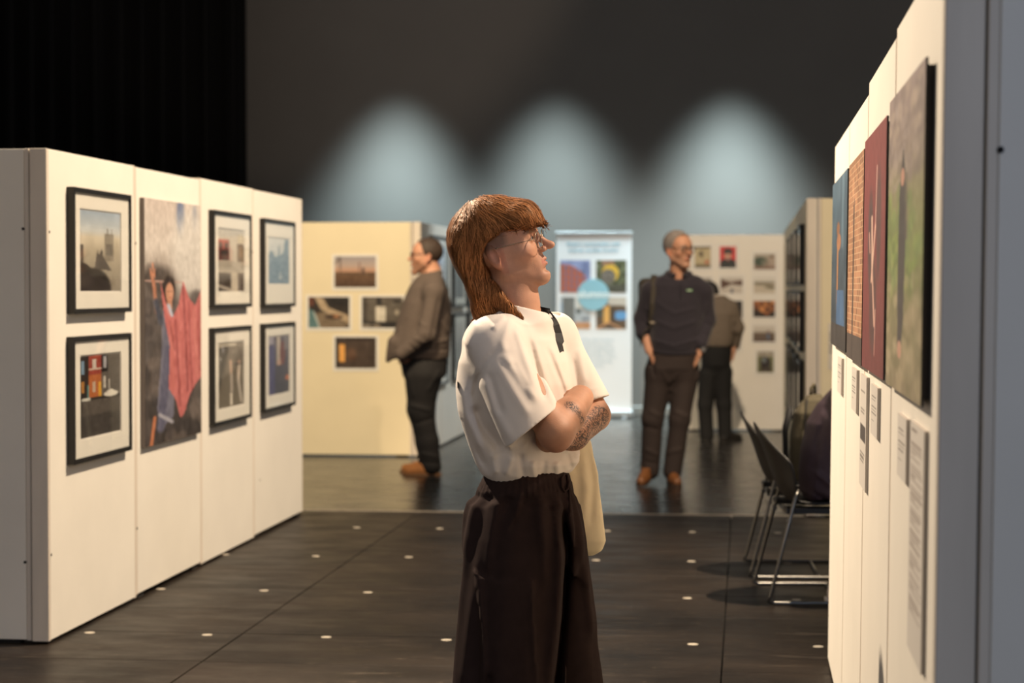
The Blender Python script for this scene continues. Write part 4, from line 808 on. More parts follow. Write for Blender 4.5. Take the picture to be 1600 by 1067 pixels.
def shoe(fig, heel, toe, mt, sole, L_=None, h=.085, tip=0., w=.045):
    """a lace-up shoe from heel to toe point (figure coordinates, on the sole)"""
    heel, toe = A3(heel), A3(toe); d = toe - heel; L_ = np.linalg.norm(d); d = d / L_; s = np.cross(A3([0, 0, 1]), d); s = s / np.linalg.norm(s); n = np.cross(d, s)
    lo = np.minimum(heel, toe) - .08; hi = np.maximum(heel, toe) + A3([.08, .08, h + .06]); V = Vol(lo, hi, .005); P_ = lambda a, b, c: heel + d * a * L_ + s * b + n * c
    V.add(rc(P_(.16, 0, .036), P_(.50, 0, .036), .034, .040)).add(rc(P_(.50, 0, .034), P_(.84, 0, .030), .040, .034), .02).add(rc(P_(.18, 0, .04), P_(.22, 0, h + .012), .036, .038), .02).add(rc(P_(.25, 0, h - .01), P_(.6, 0, .05), .03, .024), .02).cut(halfspace(P_(0, 0, .012), -n)).cut(halfspace(P_(.2, 0, h + .01), n))
    o = vobj('shoe', V, mt, fig.root)
    q = []; prof = [(0, .024), (.08, .034), (.3, .035), (.55, .043), (.8, .042), (.93, .030), (1.0, .008)]
    poly = [(a, b) for a, b in prof] + [(a, -b) for a, b in prof[::-1]]
    nn = len(poly); v = [P_(a, b, 0) for a, b in poly] + [P_(a, b, .017) for a, b in poly]
    MB().raw(v, [tuple(range(nn)), tuple(range(nn, 2 * nn))[::-1]] + [(i, (i + 1) % nn, nn + (i + 1) % nn, nn + i) for i in range(nn)]).build('sole', sole, o)
    lm = MB()
    for k in range(4): a = .34 + .065 * k; zz = h + .018 - .013 * k - .002; lm.tube([P_(a, -.022, zz - .012), P_(a + .01, 0, zz), P_(a, .022, zz - .012)], .0028, 5)
    lm.build('laces', sole, o)
    return o
# ---------------------------------------------------------------- the visitor in the white T-shirt
M_SHIRT = mat('white_cotton_jersey', (226, 216, 206), .85, .02, 14, .25, 900, sheen=.15)
M_TROU = mat('dark_brown_cotton', (48, 37, 35), .95, .10, 30, .3, 1100, spec=.08)
def surf_v(fig, vol, px, py, v0=-.45, v1=.45):
    for v in np.arange(v0, v1, .003):
        p = fig.P(px, py, v); i = np.round((p - vol.lo) / vol.h).astype(int)
        if (i >= 0).all() and (i < vol.n).all() and vol.F[tuple(i)] < 0: return float(v)
    return 0.
def tubular(a, b, ra, rb, pp, pn, inner):
    d0, lo, hi = rc(a, b, ra, rb); d1, _, _ = rc(A3(a) * .35 + A3(b) * .65, A3(b) + (A3(b) - A3(a)), inner * .9, inner); hs = halfspace(pp, pn)
    def d(x, y, z): return np.maximum(np.maximum(d0(x, y, z), hs(x, y, z)), -d1(x, y, z))
    return d, lo, hi
def key(fig, y, l, r, a, yaw, v=0., s=None):
    p, q = fig.P(l, y, v), fig.P(r, y, v); hw = (q[0] - p[0]) / 2; b = math.sqrt(max(hw * hw - (a * math.sin(yaw)) ** 2, .0004)) / abs(math.cos(yaw)); return (p[2], (p[0] + q[0]) / 2, v, a, b)
def visitor():
    fig = Fig(815, 5.75, 'person with auburn mullet and wire glasses, arms crossed, in white T-shirt and wide dark trousers'); P = fig.P; rt_ = fig.root
    ty = math.radians(-29)
    # T-shirt
    S = Vol(P(690, 765, 0) - A3([0, .42, 0]), P(962, 455, 0) + A3([0, .40, 0]), .0038)
    S.add(tubular(P(772, 540, -.165), P(842, 690, -.25), .072, .092, P(829, 670, -.24), (.62, -.05, -.78), .078))
    S.add(tubular(P(868, 525, .13), P(931, 650, .06), .056, .060, P(927, 626, .07), (.33, -.1, -.94), .054))
    keys = [key(fig, y, l, r, a, ty) for y, l, r, a in [(509, 748, 860, .14), (530, 731, 874, .168), (565, 719, 886, .185), (600, 715, 892, .19), (650, 719, 896, .188), (700, 737, 902, .18), (722, 745, 904, .175), (737, 753, 894, .165), (748, 768, 880, .15)]]
    S.add(loft(keys, ty, 2.15), .035)
    S.add(rc(P(806, 506, 0), P(773, 531, -.15), .046, .052), .05).add(rc(P(812, 506, 0), P(866, 522, .12), .046, .050), .05).add(rc(P(790, 510, .02), P(752, 528, .0), .045, .045), .05)
    # mock neck collar
    c0, c1 = P(807, 483, 0), P(815, 508, 0); ax = unit(c0 - c1)
    S.add(rc(c1, c0, .080, .066), .02)
    S.cut(halfspace(c0 + ax * .012, ax + A3([.55, 0, 0])), c0 - .12, c0 + A3([.12, .12, .2]))
    S.sub(rc(c1 - ax * .005, c0 + ax * .1, .058, .062), .003)
    S.disp(lambda x, y, z: .0022 * n3(x, y, z, 13, 0) + .0006 * n3(x, y, z * .6, 40, 5) + .0025 * n3(x, y, z * .4, 34, 9) * np.clip((1.0 - z) / .08, 0, 1))
    ff = fold_fn(fig, [([(779, 540), (758, 563), (744, 600), (738, 625)], -.006, .007), ([(786, 548), (812, 580), (838, 618)], .008, .012), ([(776, 560), (800, 600), (826, 640)], .006, .014), ([(758, 580), (772, 630), (800, 676)], .006, .014),
        ([(764, 575), (786, 640)], -.006, .010), ([(742, 628), (758, 662), (786, 700)], -.016, .014), ([(800, 560), (824, 600)], -.005, .008), ([(826, 525), (842, 590), (850, 618)], -.006, .008), ([(834, 530), (856, 600), (866, 630)], .005, .009), ([(852, 540), (878, 600), (884, 630)], -.004, .007), ([(862, 540), (886, 610)], .004, .007),
        ([(805, 505), (822, 560), (838, 606)], .006, .010), ([(800, 490), (786, 530), (790, 548)], .005, .010), ([(790, 492), (770, 512)], .005, .009), ([(746, 500), (730, 540)], .004, .012), ([(722, 600), (730, 650), (752, 700)], .007, .014), ([(718, 640), (742, 690), (762, 728)], -.007, .010),
        ([(800, 706), (790, 735)], .007, .009), ([(812, 700), (818, 740)], -.007, .008), ([(830, 712), (836, 745)], .007, .009), ([(850, 712), (846, 745)], -.006, .008), ([(868, 715), (872, 740)], .008, .009), ([(884, 705), (893, 732)], -.006, .008), ([(770, 700), (776, 735)], .007, .01), ([(895, 690), (904, 715)], .006, .01),
        ([(812, 694), (852, 656)], .003, .004), ([(806, 688), (846, 650)], -.002, .003), ([(905, 545), (915, 600)], .004, .009), ([(896, 560), (908, 625)], -.004, .007), ([(912, 612), (936, 606)], .0015, .003)])
    S.disp(lambda x, y, z: .95 * ff(x, y, z) * (y < .16))
    shirt = vobj('tshirt', S, M_SHIRT, rt_, 2)
    q = P(714.5, 600, surf_v(fig, S, 719, 600)); ins = MB(); ins.raw([q + A3([.004, .0, 0]) + A3([-.012 * 0 - .0035, .018 * math.cos(a * .5236), .013 * math.sin(a * .5236)]) for a in range(12)], [tuple(range(12))]); ins.build('back_emblem', mat('black_print_ink', (20, 18, 18), .7), shirt)
    # arms and hands
    base = SKIN['base']
    def arms(V):
        E_, W_ = P(869, 676, -.262), P(907, 622, -.10)
        V.add(rc(P(772, 535, -.17), E_, .052, .045)).add(rc(E_, P(887, 650, -.20), .046, .044), .02).add(rc(P(887, 650, -.20), W_, .044, .036), .02)
        V.add(ell(P(868, 690, -.262), (.026, .03, .022)), .02)
        hand(V, P(911, 616, -.05), (-.55, .8, .0), (0, .1, -1), .2, 1, .8)
        EL = P(929, 650, .042); WL = P(856, 688, -.165)
        V.add(rc(P(868, 528, .13), P(930, 648, .06), .040, .042), .0).add(rc(EL, P(895, 678, -.07), .043, .042), .015).add(rc(P(895, 678, -.07), WL, .042, .030), .02)
    def lhand(V):
        sv = surf_v(fig, S, 862, 610); w_ = P(848, 676, -.19); tip = P(850, 618, sv - .014)
        for dx, dy in ((-7, -7), (-2, -2), (2, 4), (6, 10)): V.add(rc(P(846 + dx * .3, 660, -.175), P(850 + dx, 618 + dy, sv - .016), .0105, .0085), .004)
        V.add(rc(P(856, 688, -.165), P(847, 660, -.175), .027, .026), .015)
    Bd = Vol(P(735, 725, 0) - A3([0, .36, 0]), P(965, 290, 0) + A3([0, .28, 0]), .0029)
    O = P(786, 398, .0); neck = [(P(818, 540, -.01), .07), (P(808, 470, .0), .057), (P(800, 440, 0), .055), (P(797, 415, 0), .05)]
    paint, R_, O = head(fig, Bd, O, math.radians(-12), math.radians(14), math.radians(7), 1.04, neck, stub=.28, nose=1.45, jaw=.98)
    Bd.add(rc(P(815, 530, 0), P(772, 535, -.15), .06, .05), .02).add(rc(P(815, 530, 0), P(866, 528, .12), .06, .045), .02)
    arms(Bd); lhand(Bd)
    def more(V, c):
        el = P(871, 690, -.262); m = np.clip(1.2 - np.linalg.norm(V - el, axis=1) / .045, 0, 1)[:, None] * .55; c = c * (1 - m) + A3((.42, .13, .10)) * m
        hl = ((V - O) @ R_) / 1.04   # buzzed sides above the ears
        m = (np.clip((hl[:, 2] - .012 - .25 * np.maximum(hl[:, 0], 0)) / .014, 0, 1) * np.clip((.040 - hl[:, 0]) / .016, 0, 1) * np.clip((hl[:, 0] + .12) / .01, 0, 1) * (np.abs(hl[:, 1]) > .045))[:, None] * .75
        return c * (1 - m) + A3((.11, .062, .036)) * m
    def ink(V):
        A_ = [P(893, 632, -.19), P(902, 655, -.19)]; k = np.zeros(len(V))
        def seg(a, b, r): d = b - a; t = np.clip((V - a) @ d / (d @ d), 0, 1); return np.clip((r - np.linalg.norm(V - a - t[:, None] * d, axis=1)) / .006, 0, 1)
        k = np.maximum(k, seg(P(891, 636, -.235), P(903, 655, -.225), .021)); k = np.maximum(k, seg(P(938, 652, -.0), P(897, 692, -.12), .037)); k = np.maximum(k, seg(P(914, 668, -.09), P(890, 696, -.17), .034)); return k * .9
    body_obj(fig, Bd, paint, skin_mat('skin_tattooed', True), ink, more)
    glasses(fig, R_, O, 1.04, .0255, .0235, .0010, mat('glasses_silver_wire', (150, 140, 124), .25, metal=.9), x0=.113, zc=.016)
    # hair
    T = lambda p: (A3(p) * 1.04) @ R_.T + O
    Hv = Vol(P(690, 512, 0) - A3([0, .14, 0]), P(870, 285, 0) + A3([0, .14, 0]), .0034)
    Hv.add(rc(T((.082, -.03, .082)), T((.114, -.03, .057)), .026, .009), .03).add(rc(T((.082, .03, .082)), T((.114, .03, .057)), .026, .009), .03).add(rc(T((.086, 0, .082)), T((.119, 0, .057)), .026, .009), .03)
    Hv.add(ell(T((-.014, 0, .058)), A3((.110, .089, .106)) * 1.04, R_), .03).add(ell(T((.066, 0, .080)), A3((.056, .074, .048)) * 1.04, R_), .03).add(ell(T((-.07, 0, .035)), A3((.062, .078, .08)) * 1.04, R_), .04)
    def under(x, y, z):
        dx, dy, dz = x - O[0], y - O[1], z - O[2]; hx = (R_[0, 0] * dx + R_[1, 0] * dy + R_[2, 0] * dz) / 1.04; hz = (R_[0, 2] * dx + R_[1, 2] * dy + R_[2, 2] * dz) / 1.04; hy = (R_[0, 1] * dx + R_[1, 1] * dy + R_[2, 1] * dz) / 1.04
        ed = np.interp(hx, [-.05, -.038, -.018, .03, .07, .14], [-.02, .02, .046, .066, .060, .053]) + .004 * np.sin(hy * 260) * (hx > .06); return np.maximum(hz - ed, -(hx + .045))
    Hv.sub((under, O - .2, O + .2), .008)
    my = math.radians(-22)
    Hv.add(loft([key(fig, y, l, r, a, my) for y, l, r, a in [(325, 735, 760, .02), (345, 714, 765, .05), (362, 705, 762, .068), (385, 705, 752, .075), (415, 715, 758, .075), (445, 727, 772, .072), (470, 735, 790, .066), (488, 738, 796, .05), (497, 741, 790, .03)]], my, 2.0), .03)
    Hv.add(rc(P(768, 452, -.045), P(796, 484, -.08), .020, .014), .035).add(rc(P(796, 484, -.08), P(816, 495, -.09), .013, .003), .012)
    Hv.disp(lambda x, y, z: .0022 * n3(x, y, z * .35, 130, 3))
    M_HAIR = mat('auburn_hair', (.15, .062, .023), .6, .25, 90, .0, stretch=(1, 1, .2), spec=.25, tint=(1., .55, .25))
    hair = vobj('hair', Hv, M_HAIR, rt_, 1)
    # strands following the surface
    Fg = np.clip(Hv.F, -.05, .05); G = np.gradient(Fg, Hv.h); Vv, _ = Hv.mesh(); rng = np.random.default_rng(3); crown = T((-.045, 0, .15)); n = 5200
    hz = ((Vv - O) @ R_)[:, 2] / 1.04; p = Vv[rng.choice(len(Vv), n, p=None)]
    def samp(A_, p): i = np.clip(np.round((p - Hv.lo) / Hv.h).astype(int), 0, Hv.n - 1); return A_[i[:, 0], i[:, 1], i[:, 2]]
    def grad(p): g = np.stack([samp(G[k], p) for k in range(3)], 1); return g / (np.linalg.norm(g, axis=1)[:, None] + 1e-6)
    L_ = rng.uniform(.035, .085, n); st = 9; off = rng.uniform(.0004, .003, n); path = [p]; wob = rng.normal(size=(n, 3)) * .16
    for k in range(st):
        g = grad(p); rad = p - crown; rad[:, 2] *= .2; rad /= (np.linalg.norm(rad, axis=1)[:, None] + 1e-6); w_ = np.clip((p[:, 2] - (O[2] + .02)) / .10, 0, 1)[:, None]
        d = rad * w_ * 1.1 + A3([0.02, 0, -1.]) * (1 - w_ * .8) + wob; d -= g * np.sum(d * g, 1)[:, None] * .9; d /= (np.linalg.norm(d, axis=1)[:, None] + 1e-6)
        p = p + d * (L_ / st)[:, None]; f_ = samp(Fg, p); near = np.abs(f_) < .02; p = p - grad(p) * np.where(near, np.clip(f_ - off, -.004, .004), 0)[:, None]; path.append(p)
    path = np.stack(path, 1); tan = np.gradient(path, axis=1); nrm = np.stack([grad(path[:, k]) for k in range(st + 1)], 1); side = np.cross(tan, nrm); side /= (np.linalg.norm(side, axis=2)[..., None] + 1e-6)
    wd = (np.sin(np.linspace(.35, math.pi - .12, st + 1)) * .0010)[None, :, None] * rng.uniform(.6, 1.5, n)[:, None, None]
    Va = np.stack([path - side * wd, path + side * wd], 2).reshape(-1, 3); a = (np.arange(n)[:, None] * (st + 1) + np.arange(st)[None, :]).ravel() * 2; Fa = np.stack([a, a + 1, a + 3, a + 2], 1)
    me = np_mesh('hair_strands', Va, Fa); c = A3((.24, .095, .034)) * rng.uniform(.45, 1.75, n)[:, None]; set_col(me, np.repeat(c, (st + 1) * 2, axis=0))
    o = link('hair_strands', me, mat('auburn_strands', (90, 50, 25), .5, attr='Col', spec=.4, tint=(1., .55, .25)), hair, True); o['kind'] = 'stuff'
    # wide trousers
    y0 = math.radians(-14); B_ = Vol(P(690, 1232, 0) - A3([.02, .33, 0]), P(965, 730, 0) + A3([.02, .34, 0]), .006)
    B_.add(loft([key(fig, *k, y0) for k in [(733, 762, 886, .145), (742, 757, 889, .150), (765, 745, 896, .168), (800, 731, 904, .178), (850, 729, 910, .178), (900, 740, 905, .15)]], y0, 2.2))
    B_.add(loft([key(fig, *k, y0, -.085) for k in [(790, 736, 884, .09), (840, 729, 888, .115), (900, 727, 888, .125), (950, 722, 886, .13), (1067, 712, 880, .135), (1225, 700, 872, .14)]], y0, 2.3), .03)
    B_.add(loft([key(fig, *k, y0, .10) for k in [(790, 760, 902, .09), (840, 765, 914, .11), (900, 772, 923, .12), (950, 778, 931, .125), (1067, 788, 942, .13), (1225, 800, 954, .135)]], y0, 2.3), .03)
    def gath(x, y, z):
        a = np.arctan2(y, x - .02); top = P(815, 736)[2]; w_ = np.clip((z - (top - .06)) / .012, 0, 1); lowf = np.clip((top - z) / .25, 0, 1)
        return w_ * .0028 * np.sin(a * 58) + (1 - w_) * (.0045 * np.sin(a * 17 + 3 * np.sin(z * 4)) * (1 - .5 * lowf) + .006 * lowf * np.sin(a * 7 + z * 3)) + .002 * n3(x, y, z, 45, 4) - .006 * np.exp(-((z - top + .062) / .006) ** 2)
    B_.disp(gath)
    fo = fold_fn(fig, [([(781, 764), (770, 820), (761, 884)], .008, .012), ([(822, 757), (811, 795), (795, 818)], -.007, .005), ([(816, 760), (806, 796), (790, 820)], .006, .008), ([(876, 780), (885, 860), (881, 950), (868, 1067), (862, 1150)], -.030, .012), ([(868, 800), (875, 870), (870, 950), (850, 1067)], .010, .016), ([(840, 770), (849, 840), (850, 905)], .007, .012), ([(858, 776), (866, 850)], -.006, .009),
        ([(750, 840), (743, 900), (730, 990), (720, 1067)], .005, .016), ([(752, 885), (754, 950), (760, 1067)], .010, .008), ([(832, 890), (832, 960), (838, 1030), (846, 1067)], .006, .008), ([(902, 800), (916, 900), (928, 1000)], .008, .014), ([(765, 1030), (763, 1067)], -.010, .010), ([(800, 770), (795, 790)], -.004, .008)])
    B_.disp(lambda x, y, z: 1.35 * fo(x, y, z), .05)
    poly = [P(x, y)[[0, 2]] for x, y in [(742, 878), (757, 889), (831, 890), (836, 1000), (842, 1062), (752, 1062), (754, 960)]]
    def pocket(x, y, z):
        ins = np.zeros(np.shape(x), bool); n_ = len(poly)
        for i in range(n_):
            (xa, za), (xb, zb) = poly[i], poly[(i + 1) % n_]; cr = ((za > z) != (zb > z)) & (x < (xb - xa) * (z - za) / (zb - za + 1e-9) + xa); ins ^= cr
        return ins * (y < -.05) * .011
    B_.disp(pocket, .05)
    tr = vobj('trousers', B_, M_TROU, rt_, 2)
    dv = lambda x, y: P(x, y, surf_v(fig, B_, x, y) - .006)
    MB().tube([dv(882, 741), dv(877, 748), dv(877, 760), dv(882, 768), dv(887, 764), dv(889, 752), dv(884, 742)], .0035, 6).build('drawstring_loop', M_TROU, tr, True)
    MB().tube([dv(886, 742), dv(889, 760), dv(890, 780), dv(891, 800), dv(889, 808)], .0035, 6).build('drawstring_end', M_TROU, tr, True)
    bk = mat('black_leather_shoe', (22, 20, 20), .4)
    shoe(fig, A3([-.12, -.10, 0]), A3([.16, -.15, 0]), bk, mat('black_rubber_sole', (16, 15, 15), .7)); shoe(fig, A3([-.05, .11, 0]), A3([.24, .09, 0]), bk, MATS['black_rubber_sole'])
    # tote bag on the far shoulder
    tb = Fig(815, 5.75, 'cream cotton tote bag on black strap hanging at the hip of the visitor with mullet', 'bag'); tb.root.name = 'tote_bag'
    Tv = Vol(P(780, 890, 0) - A3([0, .02, 0]), P(965, 665, 0) + A3([0, .40, 0]), .005)
    Tv.add(loft([key(fig, y, l, r, a, 0, .29) for y, l, r, a in [(672, 822, 914, .012), (690, 820, 923, .022), (740, 816, 936, .040), (800, 814, 942, .05), (845, 812, 945, .046), (860, 816, 938, .032), (868, 830, 924, .014)]], 0, 2.4))
    ft = fold_fn(fig, [([(922, 710), (932, 770), (928, 840)], -.004, .012), ([(914, 700), (920, 780), (910, 850)], .005, .014), ([(905, 720), (915, 840)], -.003, .012)]); Tv.disp(lambda x, y, z: ft(x, y, z) + .002 * n3(x, y, z, 30, 2))
    vobj('bag_body', Tv, mat('cream_canvas', (232, 216, 182), .85, .04, 20, .35, 700), tb.root, 1)
    def strap(pts, w_, name, mt, par, nrm=None):
        v = []; pts = [A3(p) for p in pts]
        for i, p in enumerate(pts):
            t = unit(pts[min(i + 1, len(pts) - 1)] - pts[max(i - 1, 0)]); nn = unit(A3(nrm[i] if nrm is not None else (0, -1, 0))); sd = unit(np.cross(t, nn)); nn = np.cross(sd, t)
            v += [p - sd * w_, p + sd * w_, p + sd * w_ + nn * .003, p - sd * w_ + nn * .003]
        f = [(4 * i + k, 4 * i + (k + 1) % 4, 4 * i + 4 + (k + 1) % 4, 4 * i + 4 + k) for i in range(len(pts) - 1) for k in range(4)] + [(0, 1, 2, 3), tuple(4 * len(pts) - 4 + k for k in range(4))[::-1]]
        return MB().raw(v, f).build(name, mt, par)
    ms = mat('black_webbing', (18, 17, 18), .7, .1, 200)
    front = [(851, 482), (856, 489), (861, 498), (866, 509), (870, 521), (873, 533), (875, 545)]
    pf = [P(x, y, surf_v(fig, S, x, y) - .008) for x, y in front]
    back_ = [P(848, 690, .29), P(850, 640, .27), P(851, 580, .24), P(850, 530, .205), P(848, 500, .16), P(848, 484, .12)]
    pts = back_ + pf + [P(884, 600, .20), P(884, 682, .285)]
    nr = [(0, 1, 0)] * 3 + [(0, .8, .6), (0, .4, .9), (0, 0, 1)] + [(.4, -.6, .7)] * 3 + [(.5, -.8, .3)] * 4 + [(0, -1, 0)] * 2
    strap(pts, .016, 'strap', ms, tb.root, nr)
    return strap
strap_fn = visitor()

# ---------------------------------------------------------------- other visitors
def cap_hair(fig, R_, O, sc, mt, edge, grow=.010, h=.004, wide=1., name='hair', amp=.002, front=0.):
    V = Vol(O - .17 * sc, O + .19 * sc, h); T = lambda p: (A3(p) * sc) @ R_.T + O
    V.add(ell(T((-.012, 0, .053)), A3((.098 + grow, .076 * wide + grow, .087 + grow)) * sc, R_)).add(ell(T((.045, 0, .075)), A3((.05 + front, .058, .035 + grow)) * sc, R_), .02)
    def under(x, y, z):
        dx, dy, dz = x - O[0], y - O[1], z - O[2]; hx = (R_[0, 0] * dx + R_[1, 0] * dy + R_[2, 0] * dz) / sc; hz = (R_[0, 2] * dx + R_[1, 2] * dy + R_[2, 2] * dz) / sc
        return hz - np.interp(hx, *edge)
    V.sub((under, O - .2, O + .2), .005); V.disp(lambda x, y, z: amp * n3(x, y, z, 260, 3)); return vobj(name, V, mt, fig.root, 1)
EDGE = ([-.12, -.06, -.035, -.012, .012, .03, .05, .075, .11], [-.045, -.05, -.03, .028, .012, .03, .075, .085, .078])
EDGE2 = ([-.12, -.06, -.035, -.012, .012, .03, .045, .06, .11], [-.045, -.05, -.03, .028, .012, .05, .10, .118, .125])
def G_(fig, px, v): p = fig.P(px, 450, v); return A3([p[0], v, 0])
def man_jumper():
    fig = Fig(1048, 14.85, 'grey-haired man walking in navy half-zip jumper and dark trousers, hands in pockets'); P = fig.P; G = lambda x, v: G_(fig, x, v)
    J = Vol(P(975, 575, 0) - A3([0, .32, 0]), P(1130, 405, 0) + A3([0, .32, 0]), .0075); yw = math.radians(-84)
    def k(y, l, r, d): p, q = P(l, y), P(r, y); return (p[2], (p[0] + q[0]) / 2, 0., (q[0] - p[0]) / 2, d)
    J.add(loft([k(*t) for t in [(436, 1032, 1090, .075), (446, 1018, 1100, .10), (470, 1013, 1102, .125), (500, 1014, 1100, .14), (530, 1012, 1098, .15), (546, 1013, 1097, .145), (554, 1018, 1092, .135)]], yw, 2.3))
    J.add(rc(P(1040, 440), P(1018, 452), .055, .06), .05).add(rc(P(1082, 442), P(1100, 454), .055, .06), .05)
    J.add(rc(P(1014, 455), P(1002, 497, .02), .062, .052), .04).add(rc(P(1002, 497, .02), P(1003, 521, -.03), .052, .046), .03)
    J.add(rc(P(1101, 458), P(1107, 500, .01), .062, .052), .04).add(rc(P(1107, 500, .01), P(1097, 538, -.09), .052, .040), .03)
    cc = P(1060, 428, .0)
    for i in range(12):
        a = 2 * math.pi * i / 12; b = 2 * math.pi * (i + 1) / 12; f = lambda t: cc + A3([.078 * math.cos(t), .07 * math.sin(t), .012 * math.sin(t) - .0])
        if not (8 <= i <= 9): J.add(rc(f(a), f(b), .020, .020), .012)
    J.sub(rc(P(1060, 415, 0), P(1060, 436, 0), .058, .056), .006); J.sub(rc(P(1062, 418, -.1), P(1063, 441, -.13), .035, .012), .008)
    ff = fold_fn(fig, [([(1022, 470), (1050, 490), (1090, 480)], .006, .014), ([(1020, 500), (1050, 512), (1092, 500)], .007, .014), ([(1016, 530), (1050, 540), (1095, 528)], .008, .012), ([(1014, 542), (1056, 550), (1094, 542)], -.006, .010), ([(1104, 470), (1094, 500)], .007, .012), ([(1008, 478), (1020, 500)], .006, .012), ([(1062, 440), (1063, 470)], -.004, .006), ([(1000, 500), (1010, 508)], -.006, .008), ([(1100, 505), (1112, 508)], -.006, .008), ([(1095, 520), (1106, 524)], -.005, .008)])
    J.disp(lambda x, y, z: ff(x, y, z) + .004 * n3(x, y, z, 28, 2))
    ju = vobj('jumper', J, mat('navy_fleece', (32, 28, 38), .9, .12, 40, .3, 500, sheen=.2), fig.root)
    e = P(1077, 454, surf_v(fig, J, 1077, 454) - .006); lg = MB(); gr = mat('emblem_green', (120, 170, 120), .6)
    lg.raw([e + A3([x * .001, -.002, z * .001]) for x, z in [(-24, 2), (-14, 8), (-4, 6), (4, 10), (14, 9), (26, 2), (18, -2), (14, -8), (8, -3), (-6, -4), (-10, -9), (-14, -3)]], [tuple(range(12))]); lg.build('chest_emblem', gr, ju)
    MB().raw([e + A3([x * .001, -.003, z * .001]) for x, z in [(-16, 4), (2, 5), (18, 3), (8, 0), (-6, -1)]], [tuple(range(5))]).build('chest_emblem_white', mat('emblem_white', (220, 225, 215), .6), ju)  # white part of the green and white emblem
    MB().tube([P(1063, y, surf_v(fig, J, 1063, y) - .002) for y in (444, 452, 460, 467)], .004, 6).build('zip', mat('zip_dark', (24, 22, 28), .4), ju)
    B = Vol(P(985, 750, 0) - A3([0, .26, 0]), P(1110, 540, 0) + A3([0, .26, 0]), .0075)
    B.add(loft([k(*t) for t in [(544, 1019, 1090, .12), (556, 1014, 1093, .125), (575, 1009, 1092, .13), (592, 1014, 1086, .10), (606, 1028, 1072, .05)]], yw, 2.4))
    B.add(rc(P(1029, 588), P(1020, 655, -.02), .100, .076), .04).add(rc(P(1020, 655, -.02), P(1015, 735, .01), .076, .068), .03)
    B.add(rc(P(1070, 588), P(1062, 655, -.03), .098, .074), .04).add(rc(P(1062, 655, -.03), P(1051, 736, -.02), .074, .067), .03)
    fb = fold_fn(fig, [([(1012, 640), (1032, 650)], .008, .014), ([(1050, 640), (1074, 652)], .008, .014), ([(1006, 700), (1030, 712)], .007, .013), ([(1040, 706), (1066, 700)], .007, .013), ([(1005, 720), (1028, 724)], -.006, .01), ([(1042, 600), (1060, 580)], .006, .012), ([(1046, 602), (1030, 575)], .006, .012), ([(1003, 664), (1028, 670)], -.006, .01), ([(1016, 560), (1022, 590)], -.01, .010), ([(1090, 560), (1084, 592)], -.01, .010)])
    B.disp(lambda x, y, z: fb(x, y, z) + .004 * n3(x, y, z, 30, 6)); vobj('trousers', B, mat('dark_brown_chino', (40, 30, 27), .85, .1, 40, .2, 700), fig.root)
    br = mat('brown_leather', (112, 70, 36), .5, .15, 40); so = mat('brown_sole', (60, 42, 28), .7)
    h1 = G(1014, .04); h1[2] = .035; shoe(fig, h1, G(1000, -.22), br, so, w=.05); shoe(fig, G(1048, .03), G(1060, -.23), br, so, w=.05)
    def arms(V):
        V.add(rc(P(1003, 505, .01), P(1014, 548, -.075), .033, .029)); hand(V, P(1015, 550, -.07), P(1030, 585, -.03) - P(1015, 550, -.07), (1, 0, 0), .3, -1)
        V.add(rc(P(1104, 510, -.01), P(1094, 548, -.085), .033, .029)); hand(V, P(1093, 551, -.08), P(1078, 585, -.03) - P(1093, 551, -.08), (-1, 0, 0), .3, 1)
    V = Vol(P(985, 610, 0) - A3([0, .26, 0]), P(1125, 355, 0) + A3([0, .2, 0]), .0042)
    paint, R_, O = head(fig, V, P(1059, 394, .0), math.radians(-52), math.radians(-2), 0, 1.06, [(P(1060, 446, .02), .068), (P(1060, 415, .01), .058), (P(1060, 400, .01), .05)], stub=.25, beard=(.30, .22, .18), nose=1.1, jaw=1.05, browc=(.16, .13, .11))
    arms(V)
    for q in ((1018, 1003, 455), (1098, 1105, 458)): V.add(rc(P(1060, 452), P(q[0], q[2]), .06, .045), .02).add(rc(P(q[0], q[2]), P(q[1], 503, .012), .045, .034), .02)
    body_obj(fig, V, paint, skin_mat('skin_plain'))
    cap_hair(fig, R_, O, 1.06, mat('grey_hair', (128, 120, 114), .6, .35, 120), EDGE2, .010, amp=.003)
    glasses(fig, R_, O, 1.06, .024, .018, .0025, mat('dark_glasses_frame', (30, 26, 26), .4), rect=.5)
    MB().tube([P(1097, 544, -.08) + .037 * A3([math.cos(a * .3927), math.sin(a * .3927), .25 * math.cos(a * .3927)]) for a in range(16)], .0055, 6, True).build('watch_strap', mat('steel_watch', (170, 165, 155), .3, metal=1.), fig.root, True)
    MB().prism([(.018 * math.cos(a * .5236), .018 * math.sin(a * .5236)) for a in range(12)], 1, -.006, .006).build('watch_case', MATS['steel_watch'], fig.root).location = tuple(P(1099, 546, -.122))
    # daypack
    bp = Fig(1048, 14.85, 'dark olive daypack on the back of the man in navy jumper, strap over one shoulder', 'backpack'); bp.root.name = 'daypack'
    Bv = Vol(P(980, 560, 0) + A3([0, .08, 0]), P(1090, 425, 0) + A3([0, .46, 0]), .008); Bv.add(rbox(P(1030, 486, .275), (.10, .06, .19), .05)).add(rbox(P(1030, 505, .355), (.08, .03, .09), .03), .03); mo = mat('olive_pack_nylon', (52, 46, 36), .75, .1, 30)
    vobj('pack_body', Bv, mo, bp.root)
    pts = [P(1024, 445, .20), P(1022, 434, .12), P(1022, 430, .04)] + [P(x, y, surf_v(fig, J, x, y) - .004) for x, y in [(1023, 437), (1023, 448), (1022, 460), (1021, 475), (1020, 490), (1018, 505)]] + [P(1011, 512, .05), P(1012, 512, .16)]
